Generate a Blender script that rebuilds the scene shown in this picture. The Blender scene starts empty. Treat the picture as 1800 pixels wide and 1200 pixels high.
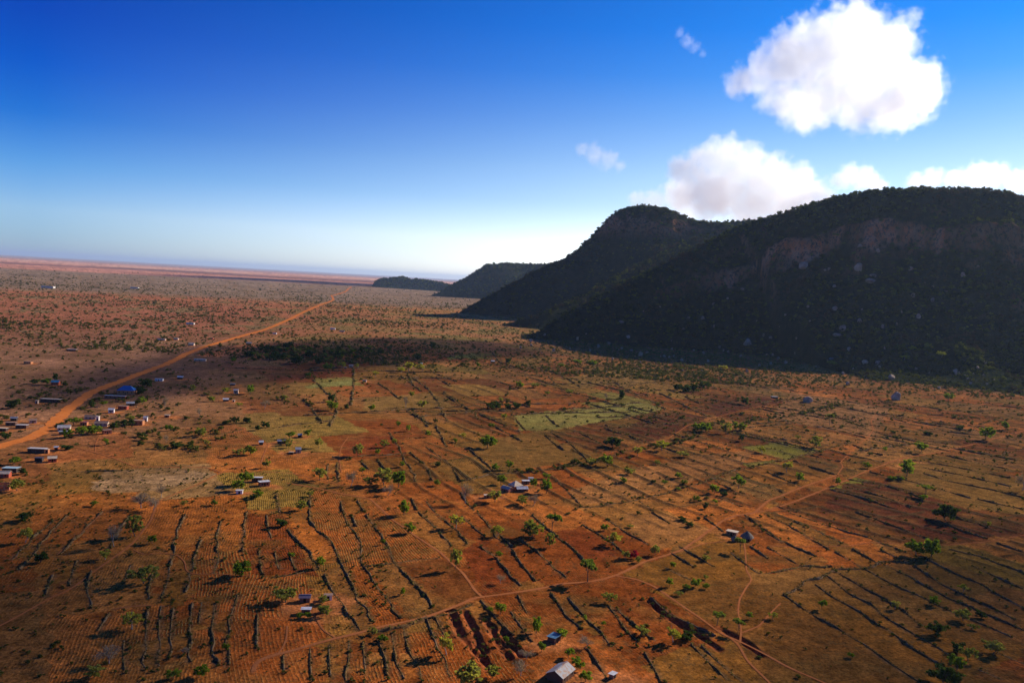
import bpy, bmesh, math, random
import numpy as np
from mathutils import Vector, Matrix
random.seed(7)
RNG = np.random.default_rng(7)
C = bpy.context.scene.collection
S = bpy.context.scene
R = math.radians

# ---------------------------------------------------------------- camera
CAM_H = 120.0
PITCH, ROLL, FPX = math.atan(105 / 1400.0), math.atan(0.055), 1400.0
fwd = Vector((0, math.cos(PITCH), -math.sin(PITCH)))
up0 = Vector((0, math.sin(PITCH), math.cos(PITCH)))
rt0 = Vector((1, 0, 0))
right = rt0 * math.cos(ROLL) + up0 * math.sin(ROLL)
up = up0 * math.cos(ROLL) - rt0 * math.sin(ROLL)
cam = bpy.data.cameras.new('camera')
cam.sensor_width = 36.0
cam.lens = 36.0 * FPX / 1800.0
cam.clip_start, cam.clip_end = 1.0, 200000.0
co = bpy.data.objects.new('camera', cam)
C.objects.link(co)
M = Matrix((right, up, -fwd)).transposed().to_4x4()
M.translation = Vector((0, 0, CAM_H))
co.matrix_world = M
S.camera = co

# ---------------------------------------------------------------- sky, sun, exposure
SUN_EL, SUN_AZ = R(25.0), R(52.0)          # azimuth clockwise from +Y
w = bpy.data.worlds.new('World')
S.world = w
w.use_nodes = True
nt = w.node_tree
nt.nodes.clear()
sky = nt.nodes.new('ShaderNodeTexSky')
sky.sky_type = 'NISHITA'
sky.sun_disc = False
sky.sun_elevation = SUN_EL
sky.sun_rotation = SUN_AZ
sky.altitude = 0
sky.air_density = 0.8
sky.dust_density = 0.2
sky.ozone_density = 3.0
# the air itself deepens to blue with height above the horizon
hs = nt.nodes.new('ShaderNodeMix'); hs.data_type = 'RGBA'; hs.blend_type = 'MULTIPLY'; hs.inputs[0].default_value = 1.0
tcw = nt.nodes.new('ShaderNodeTexCoord'); sxw = nt.nodes.new('ShaderNodeSeparateXYZ')
nt.links.new(tcw.outputs['Generated'], sxw.inputs[0])
def sky_ramp(stops):
    rw = nt.nodes.new('ShaderNodeValToRGB'); nt.links.new(sxw.outputs[2], rw.inputs[0]); el_ = rw.color_ramp.elements
    while len(el_) < len(stops): el_.new(.5)
    for e_, (p_, c_) in zip(el_, stops): e_.position = p_; e_.color = c_ + (1,)
    return rw.outputs[0]
away = sky_ramp([(0.0, (.54, .76, 1.15)), (.05, (.72, .92, 1.25)), (.10, (.34, .72, 1.2)), (.15, (.06, .45, 1.12)), (.20, (.0, .31, 1.1)), (.25, (0, .23, 1.02)), (.34, (0, .17, .85)), (1.0, (0, .15, .7))])
toward = sky_ramp([(0.0, (2.1, 1.9, 2.0)), (.05, (2.1, 1.7, 1.6)), (.10, (1.35, 1.25, 1.22)), (.14, (1.12, 1.14, 1.15)), (.20, (.62, .88, 1.15)), (.25, (.24, .70, 1.2)), (.30, (.07, .60, 1.25)), (.45, (.02, .5, 1.2))])
dt = nt.nodes.new('ShaderNodeVectorMath'); dt.operation = 'DOT_PRODUCT'; dt.inputs[1].default_value = (math.sin(SUN_AZ), math.cos(SUN_AZ), 0)
nt.links.new(tcw.outputs['Generated'], dt.inputs[0])
mr_ = nt.nodes.new('ShaderNodeMapRange'); mr_.inputs[1].default_value = .12; mr_.inputs[2].default_value = .78; nt.links.new(dt.outputs['Value'], mr_.inputs[0])
mxw = nt.nodes.new('ShaderNodeMix'); mxw.data_type = 'RGBA'
nt.links.new(mr_.outputs[0], mxw.inputs[0]); nt.links.new(away, mxw.inputs[6]); nt.links.new(toward, mxw.inputs[7]); nt.links.new(mxw.outputs[2], hs.inputs[7])
bg = nt.nodes.new('ShaderNodeBackground')
bg.inputs['Strength'].default_value = 0.105
wo = nt.nodes.new('ShaderNodeOutputWorld')
nt.links.new(sky.outputs[0], hs.inputs[6])
nt.links.new(hs.outputs[2], bg.inputs['Color'])
nt.links.new(bg.outputs[0], wo.inputs['Surface'])
sd = bpy.data.lights.new('sun', 'SUN')
sd.energy = 5.0
sd.angle = R(0.5)
sd.color = (1.0, 0.88, 0.72)
so = bpy.data.objects.new('sun', sd)
C.objects.link(so)
sdir = Vector((math.sin(SUN_AZ) * math.cos(SUN_EL), math.cos(SUN_AZ) * math.cos(SUN_EL), math.sin(SUN_EL)))
so.rotation_euler = (-sdir).to_track_quat('-Z', 'Y').to_euler()
S.view_settings.view_transform = 'Standard'
S.view_settings.look = 'None'
S.view_settings.gamma = 1.0
S.view_settings.exposure = 0.2
S.cycles.max_bounces = 6
S.cycles.diffuse_bounces = 2
S.cycles.glossy_bounces = 2
S.cycles.transparent_max_bounces = 6
S.cycles.volume_bounces = 6
S.cycles.use_denoising = True

# ---------------------------------------------------------------- helpers: noise, terrain
def _h(ix, iy, s):
    h = (ix * 374761393 + iy * 668265263 + s * 974634777) & 0xffffffff
    h = ((h ^ (h >> 13)) * 1274126177) & 0xffffffff
    return ((h ^ (h >> 16)) & 0xffff) / 65535.0

def vn(x, y, s=0):
    x = np.asarray(x, float); y = np.asarray(y, float)
    ix = np.floor(x).astype(np.int64); iy = np.floor(y).astype(np.int64)
    fx = x - ix; fy = y - iy
    fx = fx * fx * (3 - 2 * fx); fy = fy * fy * (3 - 2 * fy)
    a = _h(ix, iy, s); b = _h(ix + 1, iy, s); c = _h(ix, iy + 1, s); d = _h(ix + 1, iy + 1, s)
    return (a * (1 - fx) + b * fx) * (1 - fy) + (c * (1 - fx) + d * fx) * fy

def fbm(x, y, s=0, o=4):
    t = 0; a = 0.5; n = 0
    for k in range(o):
        t = t + a * vn(x * 2 ** k, y * 2 ** k, s + 17 * k); n += a; a *= 0.5
    return t / n

def seg_dist(X, Y, pts):
    """distance to a polyline and the fractional index along it"""
    best = np.full(X.shape, 1e9); par = np.zeros(X.shape)
    for i in range(len(pts) - 1):
        ax, ay = pts[i][:2]; bx, by = pts[i + 1][:2]
        dx, dy = bx - ax, by - ay
        L = dx * dx + dy * dy + 1e-9
        t = np.clip(((X - ax) * dx + (Y - ay) * dy) / L, 0, 1)
        d = np.hypot(X - ax - t * dx, Y - ay - t * dy)
        m = d < best
        best = np.where(m, d, best); par = np.where(m, i + t, par)
    return best, par

def Hg(x, y):
    x = np.asarray(x, float); y = np.asarray(y, float)
    return (fbm(x / 130, y / 130, 3, 2) - 0.5) * 2.2

def ray(px, py):
    return (fwd * FPX + right * (px - 900) - up * (py - 600)).normalized()

def PZ(px, py, Z):
    d = ray(px, py); p = d * (Z / d.y)
    return (p.x, p.y, CAM_H + p.z)

PROF_X = [0, .08, .24, .264, .33, .6, .85, 1.0, 1.17, 1.32]
PROF_A = [1, .965, .74, .625, .53, .245, .09, .032, .004, -.03]
PROF_B = [1, .95, .80, .72, .62, .31, .11, .035, .004, -.03]
def ridge(nodes, wf, prof, sub=4.0, name=''):
    P = [PZ(*n[:3]) for n in nodes]
    return dict(p=[(a, b) for a, b, c in P], h=np.array([c - sub for a, b, c in P]), w=np.array([(c * wf if len(n) < 4 else n[3]) for (a, b, c), n in zip(P, nodes)]), prof=prof, name=name)
HILLS = [
 dict(name='near', ridges=[ridge([(965,568,1760),(1020,537,1800),(1080,505,1850),(1150,470,1900),(1230,432,1940),(1290,400,1980),(1340,383,1980),(1380,371,1960),(1430,355,1930),(1480,342,1900),(1540,332,1870),(1600,329,1840),(1700,329,1820),(1770,335,1810),(1800,343,1800),(1900,352,1780),(2060,372,1740),(2300,430,1700),(2500,520,1680)], 1.62, PROF_A, 3.0)]),
 dict(name='dome', ridges=[ridge([(805,548,2800),(850,522,2820),(900,497,2860),(960,465,2900),(1000,449,2920),(1030,430,2950),(1045,413,2970),(1060,395,2980),(1078,376,2990),(1098,364,3000),(1125,359,3000),(1155,361,3000),(1182,369,3000),(1212,383,2990),(1245,389,2980),(1290,388,2960),(1340,384,2950),(1420,390,2950),(1600,420,2950)], 1.5, PROF_B, 3.0), ridge([(1230,415,2750),(1130,468,2500),(1040,518,2300),(960,551,2150),(895,566,2150)], 2.3, PROF_B, 0.0)]),
 dict(name='mesa', ridges=[ridge([(765,516,5150),(790,501,5200),(815,488,5250),(838,474,5300),(858,463,5350),(890,461,5400),(920,462,5500),(960,463,5500),(1040,466,5500),(1150,480,5400)], 1.75, PROF_B, 5.0)]),
 dict(name='far', ridges=[ridge([(652,504,7500),(663,492,7500),(672,489,7500),(690,488,7500),(706,485,7500),(722,491,7450),(742,490,7400),(762,494,7300),(785,499,7200),(820,503,7200)], 2.6, PROF_B, 6.0)]),
]
def Hhill(x, y, hill, noise=True):
    x = np.asarray(x, float); y = np.asarray(y, float)
    out = np.full(x.shape, -30.0); global LASTU; LASTU = np.full(x.shape, 9.0)
    far = hill['name'] in ('mesa', 'far')
    k = 3.0 if far else 1.0
    if noise:
        wx = (fbm(x / (150 * k), y / (150 * k), 5, 3) - .5); wy = (fbm(x / (150 * k), y / (150 * k), 9, 3) - .5)
    for r in hill['ridges']:
        d, t = seg_dist(x, y, r['p'])
        idx = np.arange(len(r['h']))
        h = np.interp(t, idx, r['h']); wd = np.interp(t, idx, r['w'])
        u = d / wd
        if noise:
            u = np.clip(u + wx * .34 * np.clip(u * 3, 0, 1) , 0, 1.4)
        v = h * np.interp(u, PROF_X, r['prof'])
        if noise:
            e = np.clip(u * 4, 0, 1) * np.clip((1.1 - u) * 4, 0, 1)
            v = v + (wy * h * .16 + (fbm(x / (30 * k), y / (30 * k), 21, 3) - .5) * 13 * k) * e
        v = np.where(u >= 1.3, -30.0, v)
        LASTU = np.where(v > out, u, LASTU); out = np.maximum(out, v)
    return out
BB = {}
for hl in HILLS:
    xs = [p[0] for r in hl['ridges'] for p in r['p']]; ys = [p[1] for r in hl['ridges'] for p in r['p']]
    W = max(float(r['w'].max()) for r in hl['ridges']) * 1.35
    BB[hl['name']] = (min(xs) - W, max(xs) + W, min(ys) - W, max(ys) + W)
def Ht(x, y):
    z = Hg(x, y)
    for hl in HILLS:
        a, b, c, d = BB[hl['name']]
        m = (x > a) & (x < b) & (y > c) & (y < d)
        if np.any(m):
            zz = Hhill(x[m], y[m], hl)
            z[m] = np.maximum(z[m], zz)
    return z
_t = np.concatenate([np.linspace(150, 3200, 1500), np.linspace(3205, 9000, 500)])
def hit(px, py):
    d = ray(px, py)
    x = d.x / d.y * _t; y = _t; z = CAM_H + d.z / d.y * _t
    lo = np.argmax(z < 460)
    f = z - Ht(x.copy(), y.copy())
    i = int(np.argmax(f < 0))
    if f[i] >= 0:
        i = len(_t) - 1
    if i == 0: i = 1
    a, b = f[i - 1], f[i]
    s = a / (a - b) if a != b else 0
    Z = _t[i - 1] + s * (_t[i] - _t[i - 1])
    return (d.x / d.y * Z, Z, CAM_H + d.z / d.y * Z)
def gp(px, py):
    """where a pixel of the ground plain stands in the world"""
    d = ray(px, py)
    if d.z > -0.002: d.z = -0.002
    z = 0.0
    for _ in range(3):
        t = (z - CAM_H) / d.z
        z = float(Hg(d.x * t, d.y * t))
    return (d.x * t, d.y * t)

# ---------------------------------------------------------------- helpers: objects, materials
def tag(o, label=None, cat=None, group=None, kind=None):
    if label: o['label'] = label
    if cat: o['category'] = cat
    if group: o['group'] = group
    if kind: o['kind'] = kind
    return o
def mesh_np(name, V, F, mats=(), smooth=False):
    me = bpy.data.meshes.new(name)
    V = np.asarray(V, np.float32); F = np.asarray(F, np.int32)
    n = F.shape[1]
    me.vertices.add(len(V)); me.vertices.foreach_set('co', V.ravel())
    me.loops.add(F.size); me.loops.foreach_set('vertex_index', F.ravel())
    me.polygons.add(len(F)); me.polygons.foreach_set('loop_start', np.arange(0, F.size, n, dtype=np.int32))
    me.polygons.foreach_set('loop_total', np.full(len(F), n, np.int32))
    if smooth: me.polygons.foreach_set('use_smooth', np.ones(len(F), bool))
    for m in mats: me.materials.append(m)
    me.update(calc_edges=True)
    return me
def link(name, me, parent=None, loc=None):
    o = bpy.data.objects.new(name, me)
    C.objects.link(o)
    if parent is not None: o.parent = parent
    if loc is not None: o.location = loc
    return o
def empty(name, loc, rz=0.0):
    o = bpy.data.objects.new(name, None); C.objects.link(o)
    o.empty_display_size = 0.5
    o.location = loc; o.rotation_euler = (0, 0, rz)
    return o
def mat(name, rough=0.9):
    m = bpy.data.materials.new(name); m.use_nodes = True
    t = m.node_tree; t.nodes.clear()
    return m, t
class NT:
    def __init__(s, t): s.t = t
    def n(s, ty, **k):
        nd = s.t.nodes.new('ShaderNode' + ty)
        for a, v in k.items():
            if a.startswith('i_'):
                key = a[2:]
                key = int(key) if key.isdigit() else key.replace('_', ' ')
                nd.inputs[key].default_value = v
            else: setattr(nd, a, v)
        return nd
    def l(s, a, b): s.t.links.new(a, b)
    def math(s, op, a, b=None, clamp=False):
        nd = s.t.nodes.new('ShaderNodeMath'); nd.operation = op; nd.use_clamp = clamp
        for i, v in enumerate((a, b)):
            if v is None: continue
            if isinstance(v, (int, float)): nd.inputs[i].default_value = v
            else: s.l(v, nd.inputs[i])
        return nd.outputs[0]
    def mix(s, f, a, b, mode='MIX'):
        nd = s.t.nodes.new('ShaderNodeMix'); nd.data_type = 'RGBA'; nd.blend_type = mode
        for k, v in ((0, f), (6, a), (7, b)):
            if isinstance(v, (int, float)): nd.inputs[k].default_value = v
            elif isinstance(v, tuple): nd.inputs[k].default_value = v if len(v) == 4 else v + (1,)
            else: s.l(v, nd.inputs[k])
        return nd.outputs[2]
    def ramp(s, f, a, b):
        nd = s.t.nodes.new('ShaderNodeMapRange'); nd.inputs[1].default_value = a; nd.inputs[2].default_value = b
        s.l(f, nd.inputs[0]); return nd.outputs[0]
    def noise(s, vec, scale, detail=3, rough=.55):
        nd = s.t.nodes.new('ShaderNodeTexNoise'); nd.inputs['Scale'].default_value = scale
        nd.inputs['Detail'].default_value = detail; nd.inputs['Roughness'].default_value = rough
        s.l(vec, nd.inputs['Vector']); return nd.outputs[0]
    def out(s, sh, vol=None):
        o = s.t.nodes.new('ShaderNodeOutputMaterial')
        if sh is not None: s.l(sh, o.inputs['Surface'])
        if vol is not None: s.l(vol, o.inputs['Volume'])
def principled(N, col, rough=.9, bump=None, metal=0.0, spec=.15, bstr=1.0, bdist=.2):
    p = N.n('BsdfPrincipled')
    if isinstance(col, tuple): p.inputs['Base Color'].default_value = col if len(col) == 4 else col + (1,)
    else: N.l(col, p.inputs['Base Color'])
    if isinstance(rough, (int, float)): p.inputs['Roughness'].default_value = rough
    else: N.l(rough, p.inputs['Roughness'])
    p.inputs['Metallic'].default_value = metal
    p.inputs['Specular IOR Level'].default_value = spec
    if bump is not None:
        b = N.n('Bump'); b.inputs['Strength'].default_value = bstr; b.inputs['Distance'].default_value = bdist
        N.l(bump, b.inputs['Height']); N.l(b.outputs[0], p.inputs['Normal'])
    return p.outputs[0]
# ---------------------------------------------------------------- what stands where (points of the ground, given by where the camera meets them)
def poly(s): return [tuple(float(v) for v in p.split(',')) for p in s.split()]
ROAD = poly("-60,800 0,785 25,777 50,771 80,757 100,738 120,719 145,700 160,690 180,682 210,671 240,659 290,641 327,622 350,613 375,605 410,595 450,584 482,573 512,560 537,547 565,535 578,531 586,527 585,523 582,520 590,518 607,513 612,508 618,504")
PATHS = [(w_, poly(s)) for w_, s in (
 (2.2, "60,768 100,778 167,795 200,805 240,821 300,821 362,821 390,831"),
 (1.8, "175,765 168,780 167,795"),
 (2.0, "390,831 382,834 350,850 280,880 270,900 265,915 240,947 225,962 175,997 125,1035 95,1047 37,1080 0,1100 -60,1125"),
 (1.6, "390,831 405,822 450,818"),
 (1.6, "450,829 510,831 560,843 600,852 640,858"),
 (2.6, "505,849 560,858 600,868 650,876 668,892 685,910 703,922 735,945 772,969 797,992 815,1008 835,1038 850,1050"),
 (3.4, "445,1180 450,1162 482,1150 505,1146 550,1132 590,1122 630,1112 675,1100 725,1090 762,1080 800,1066 835,1050 860,1047 900,1042 950,1034 987,1026 1035,1022 1060,1018 1085,1010 1107,1000 1132,987 1165,977 1200,966 1222,950 1250,930 1270,915 1292,906 1325,902 1350,880 1395,862 1432,848 1457,840 1472,834"),
 (1.6, "1200,967 1237,955 1262,952 1285,951"),
 (1.5, "1472,834 1482,820 1477,812 1490,800 1505,784 1525,770 1535,755 1531,740 1540,728"),
 (3.0, "1292,906 1350,897 1395,882 1432,867 1485,845 1525,827 1565,812 1587,805 1650,795 1690,785 1720,779 1765,766 1800,757 1850,748"),
 (1.5, "1307,950 1310,967 1311,985 1312,1003 1322,1018 1310,1035 1300,1052 1297,1072 1300,1090 1303,1108 1301,1130"),
 (2.2, "1085,1012 1120,1018 1150,1030 1167,1042 1200,1065 1237,1090 1265,1112 1290,1122 1350,1152 1382,1171 1450,1200 1500,1222"),
 (2.0, "1265,1112 1290,1124 1303,1140 1312,1160 1350,1197 1370,1220"),
 (1.4, "1303,1112 1335,1100 1350,1082 1372,1060"),
 (1.3, "235,966 252,975 285,971 312,975 325,987 327,1003 335,1009 387,1009 440,1012"),
 (1.6, "200,1070 237,1064 268,1064"),
 (1.5, "505,1100 503,1125 495,1142 487,1150"),
 (1.4, "555,1085 567,1107 590,1121"),
 (1.5, "1350,959 1400,960 1450,960 1500,959 1525,953 1600,956 1662,958 1735,952 1800,940"),
 (1.8, "1040,807 1085,792 1130,783 1175,770 1210,747 1250,735 1300,722 1350,712 1400,704"),
 (1.6, "472,780 463,800 458,815 440,820 415,822"),
 (1.4, "600,830 596,805 600,785 612,768"),
 (1.2, "100,975 150,930 180,900"),
)]
def BL(s): return [poly(q) for q in s.split(';') if q.strip()]
BUNDS = BL("""545,890 547,920 560,935 580,952 592,970 598,990 612,1010 622,1040 640,1065 657,1092;605,900 612,920 630,945 635,990 650,1010 670,1040 690,1065 703,1085;
645,905 660,925 675,950 690,985 712,1010 735,1030 750,1050 757,1065;572,1010 585,1035 600,1060 615,1085 628,1108;507,930 525,950 545,972 557,1000;640,994 700,988 770,980;
480,1015 530,1005 560,1000;737,900 762,922 780,945 792,960;765,900 787,917 807,937 820,957;812,907 830,922 850,942;840,900 860,922 872,945 900,967 920,997 942,1020;
845,960 875,980 887,1000 912,1030;915,947 945,967 965,990 992,1015;937,905 972,937 1005,965 1030,987;1025,922 1060,942 1095,970;1072,915 1112,942 1140,957;1147,900 1180,920;
1195,960 1225,977 1255,995;1182,972 1220,995;1170,997 1212,1017;1287,972 1320,997 1335,1007;1320,960 1350,980;1145,1050 1182,1080 1225,1102 1255,1117;
1217,1132 1250,1165 1285,1197;1135,1147 1155,1180 1165,1200;1035,1140 1060,1177 1075,1200;1072,1065 1095,1097 1120,1127;1085,1070 1117,1097 1150,1125;912,1047 927,1075;
970,1042 1000,1085 1020,1105;710,1097 717,1130 730,1162 742,1197;752,1087 765,1120 777,1150 790,1187;767,1085 782,1112;847,1055 875,1087 900,1115;667,1125 680,1155 685,1190;
615,1125 615,1157 610,1197;547,1140 550,1197;500,1152 502,1175;455,1080 454,1140;457,967 462,1010;485,972 492,1000;510,972 522,1002;327,905 305,950 300,982 295,1017 285,1050;
390,915 382,945 380,982 375,1007;355,950 337,997 322,1042;435,900 422,970;272,1000 260,1052;232,992 220,1025;162,1005 155,1040 160,1068;95,1010 82,1047;137,985 122,1030;
262,1070 260,1112 252,1150 250,1175;307,1070 302,1115 297,1157;380,1060 375,1105 372,1137 380,1172;357,1057 352,1095;420,1045 405,1090 397,1125 397,1170;220,1125 222,1180;
195,1077 175,1107;180,900 150,930 100,975;95,915 60,945 15,985;100,827 175,829 215,826;252,777 300,772 375,765 425,755;622,647 622,682 617,712;590,692 592,725 580,750;
594,812 594,847;577,817 575,842;717,657 725,675;747,677 770,707 787,740;685,760 700,785 712,810 727,832 732,847;750,785 772,802 795,822 810,845;722,795 747,817 760,845;
635,810 650,825;665,807 682,830;767,747 777,772 785,785;827,790 855,817 875,837;745,732 750,750;835,725 840,737;780,692 800,707;862,617 882,640;545,647 625,647;
535,730 675,722 775,717 860,712;482,752 532,745 580,740;585,804 675,800 712,797;812,845 862,835 900,830;732,732 825,725 900,722;545,866 547,890;487,865 490,900;600,880 604,900;
630,880 642,900;725,877 735,897;750,880 765,900;810,865 832,897;965,662 977,677 990,684;987,660 1007,672 1022,682;1052,655 1075,667 1092,680 1110,690 1130,701 1150,707 1170,719;
1110,644 1135,652 1152,662 1167,670;1132,684 1160,692 1182,702 1210,717 1245,732;900,727 912,745 925,757;960,730 980,750;970,760 995,775 1015,792 1032,807;1010,755 1032,767 1055,780;
1065,747 1095,760 1112,770 1130,779;960,765 975,780 990,792;900,730 975,725 1050,717 1125,707;1037,745 1100,735 1150,725 1170,720;937,660 1000,655 1050,652 1110,644;
1090,680 1150,672 1170,671;970,835 990,855 1007,875 1022,890;1255,682 1277,690;1205,697 1230,710;1257,845 1287,860;1295,830 1325,845 1350,852;1302,865 1350,880;1267,875 1305,890;
1322,770 1350,775;1127,882 1147,897;1355,750 1400,757 1450,770;1350,775 1382,782 1425,795;1447,750 1487,760 1520,770;1490,740 1540,760 1575,770 1615,772 1662,780;
1550,707 1600,720 1635,729 1675,732;1575,737 1625,752 1675,760 1717,765;1617,740 1662,747 1725,750 1760,760;1670,720 1725,730 1762,742;1535,772 1565,780 1590,787;
1500,782 1530,795 1550,800;1425,800 1457,807 1480,812;1462,792 1500,802 1540,810;1395,810 1437,825 1470,835;1350,830 1412,857;1350,850 1380,867;
1490,842 1550,852 1600,867 1625,880 1675,890 1700,897;1487,855 1525,865 1565,877 1600,892;1530,830 1590,843 1650,860 1705,875;1625,832 1675,847 1725,857 1760,865 1800,875;
1625,822 1700,837 1775,855;1605,809 1675,820 1725,830 1775,840;1657,799 1725,815 1795,830;1712,792 1750,800 1800,810;1750,775 1800,785;1460,860 1500,870 1545,885 1575,895;
1720,877 1755,885 1800,895;1367,890 1400,900;1350,907 1387,922 1420,945 1457,967;1362,902 1425,927 1480,955;1387,900 1445,920 1490,935 1525,945;1530,946 1570,962 1590,970;
1505,900 1540,912 1590,932 1627,947;1590,901 1650,915 1687,932 1735,947;1672,907 1725,922 1760,935;1700,900 1750,910 1800,922;1350,937 1395,960 1432,977;1350,962 1380,978 1405,992;
1467,1002 1510,1027 1550,1050 1585,1072 1617,1100;1457,1012 1490,1040 1530,1062 1562,1090 1600,1112 1640,1132 1675,1155;
1435,1027 1462,1047 1500,1067 1530,1090 1565,1110 1590,1132 1625,1152 1657,1170;1380,1045 1415,1070 1455,1095 1490,1115 1520,1135 1550,1157 1582,1177 1615,1197;
1522,1000 1562,1022 1600,1040 1632,1055 1675,1077 1725,1097 1775,1117;1555,992 1600,1012 1645,1040 1680,1057 1725,1077 1775,1097 1800,1107;1610,995 1650,1022 1695,1047 1740,1067 1785,1090;
1630,982 1675,1005 1725,1027 1762,1050 1800,1070;1670,965 1725,977 1760,992 1800,1007;1712,995 1750,1012 1800,1035;1755,955 1800,970;1500,965 1545,990;1470,970 1520,1000;1550,967 1585,982;
1720,1175 1755,1190;1755,1147 1800,1165;620,905 628,925;690,1110 697,1150 706,1190;580,1135 584,1190;640,1128 645,1185;1235,1135 1275,1172 1310,1200;900,1075 925,1110 940,1130;880,940 905,962;
1000,1050 1040,1095 1075,1135;1310,905 1345,930 1375,955;1240,910 1275,935;340,1060 336,1110 330,1165;285,1065 281,1120 274,1172;120,905 70,955 35,1000;230,905 205,940 190,965;470,905 475,945""")
CROSS = BL("""900,832 950,827 1000,820 1050,812 1090,794 1150,786 1200,775 1225,762 1262,742 1300,745 1350,735 1400,730 1437,720 1490,707;
1020,892 1075,887 1125,877 1170,867 1200,857 1250,842 1287,827 1350,815 1387,807 1425,797 1470,785 1500,777;1380,1045 1410,1027 1445,1012 1467,1001 1520,1000 1550,987 1590,989 1610,984;
1350,1007 1380,1000 1415,996 1460,995;830,1062 790,1076 740,1092 660,1110""")
GULLY = BL("""792,1072 807,1112 832,1137 862,1175;817,1075 835,1112 850,1145;852,1088 872,1118 896,1155;1145,1056 1180,1088 1225,1112 1262,1140;1270,1105 1300,1122 1340,1150;885,1110 915,1150""")
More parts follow.
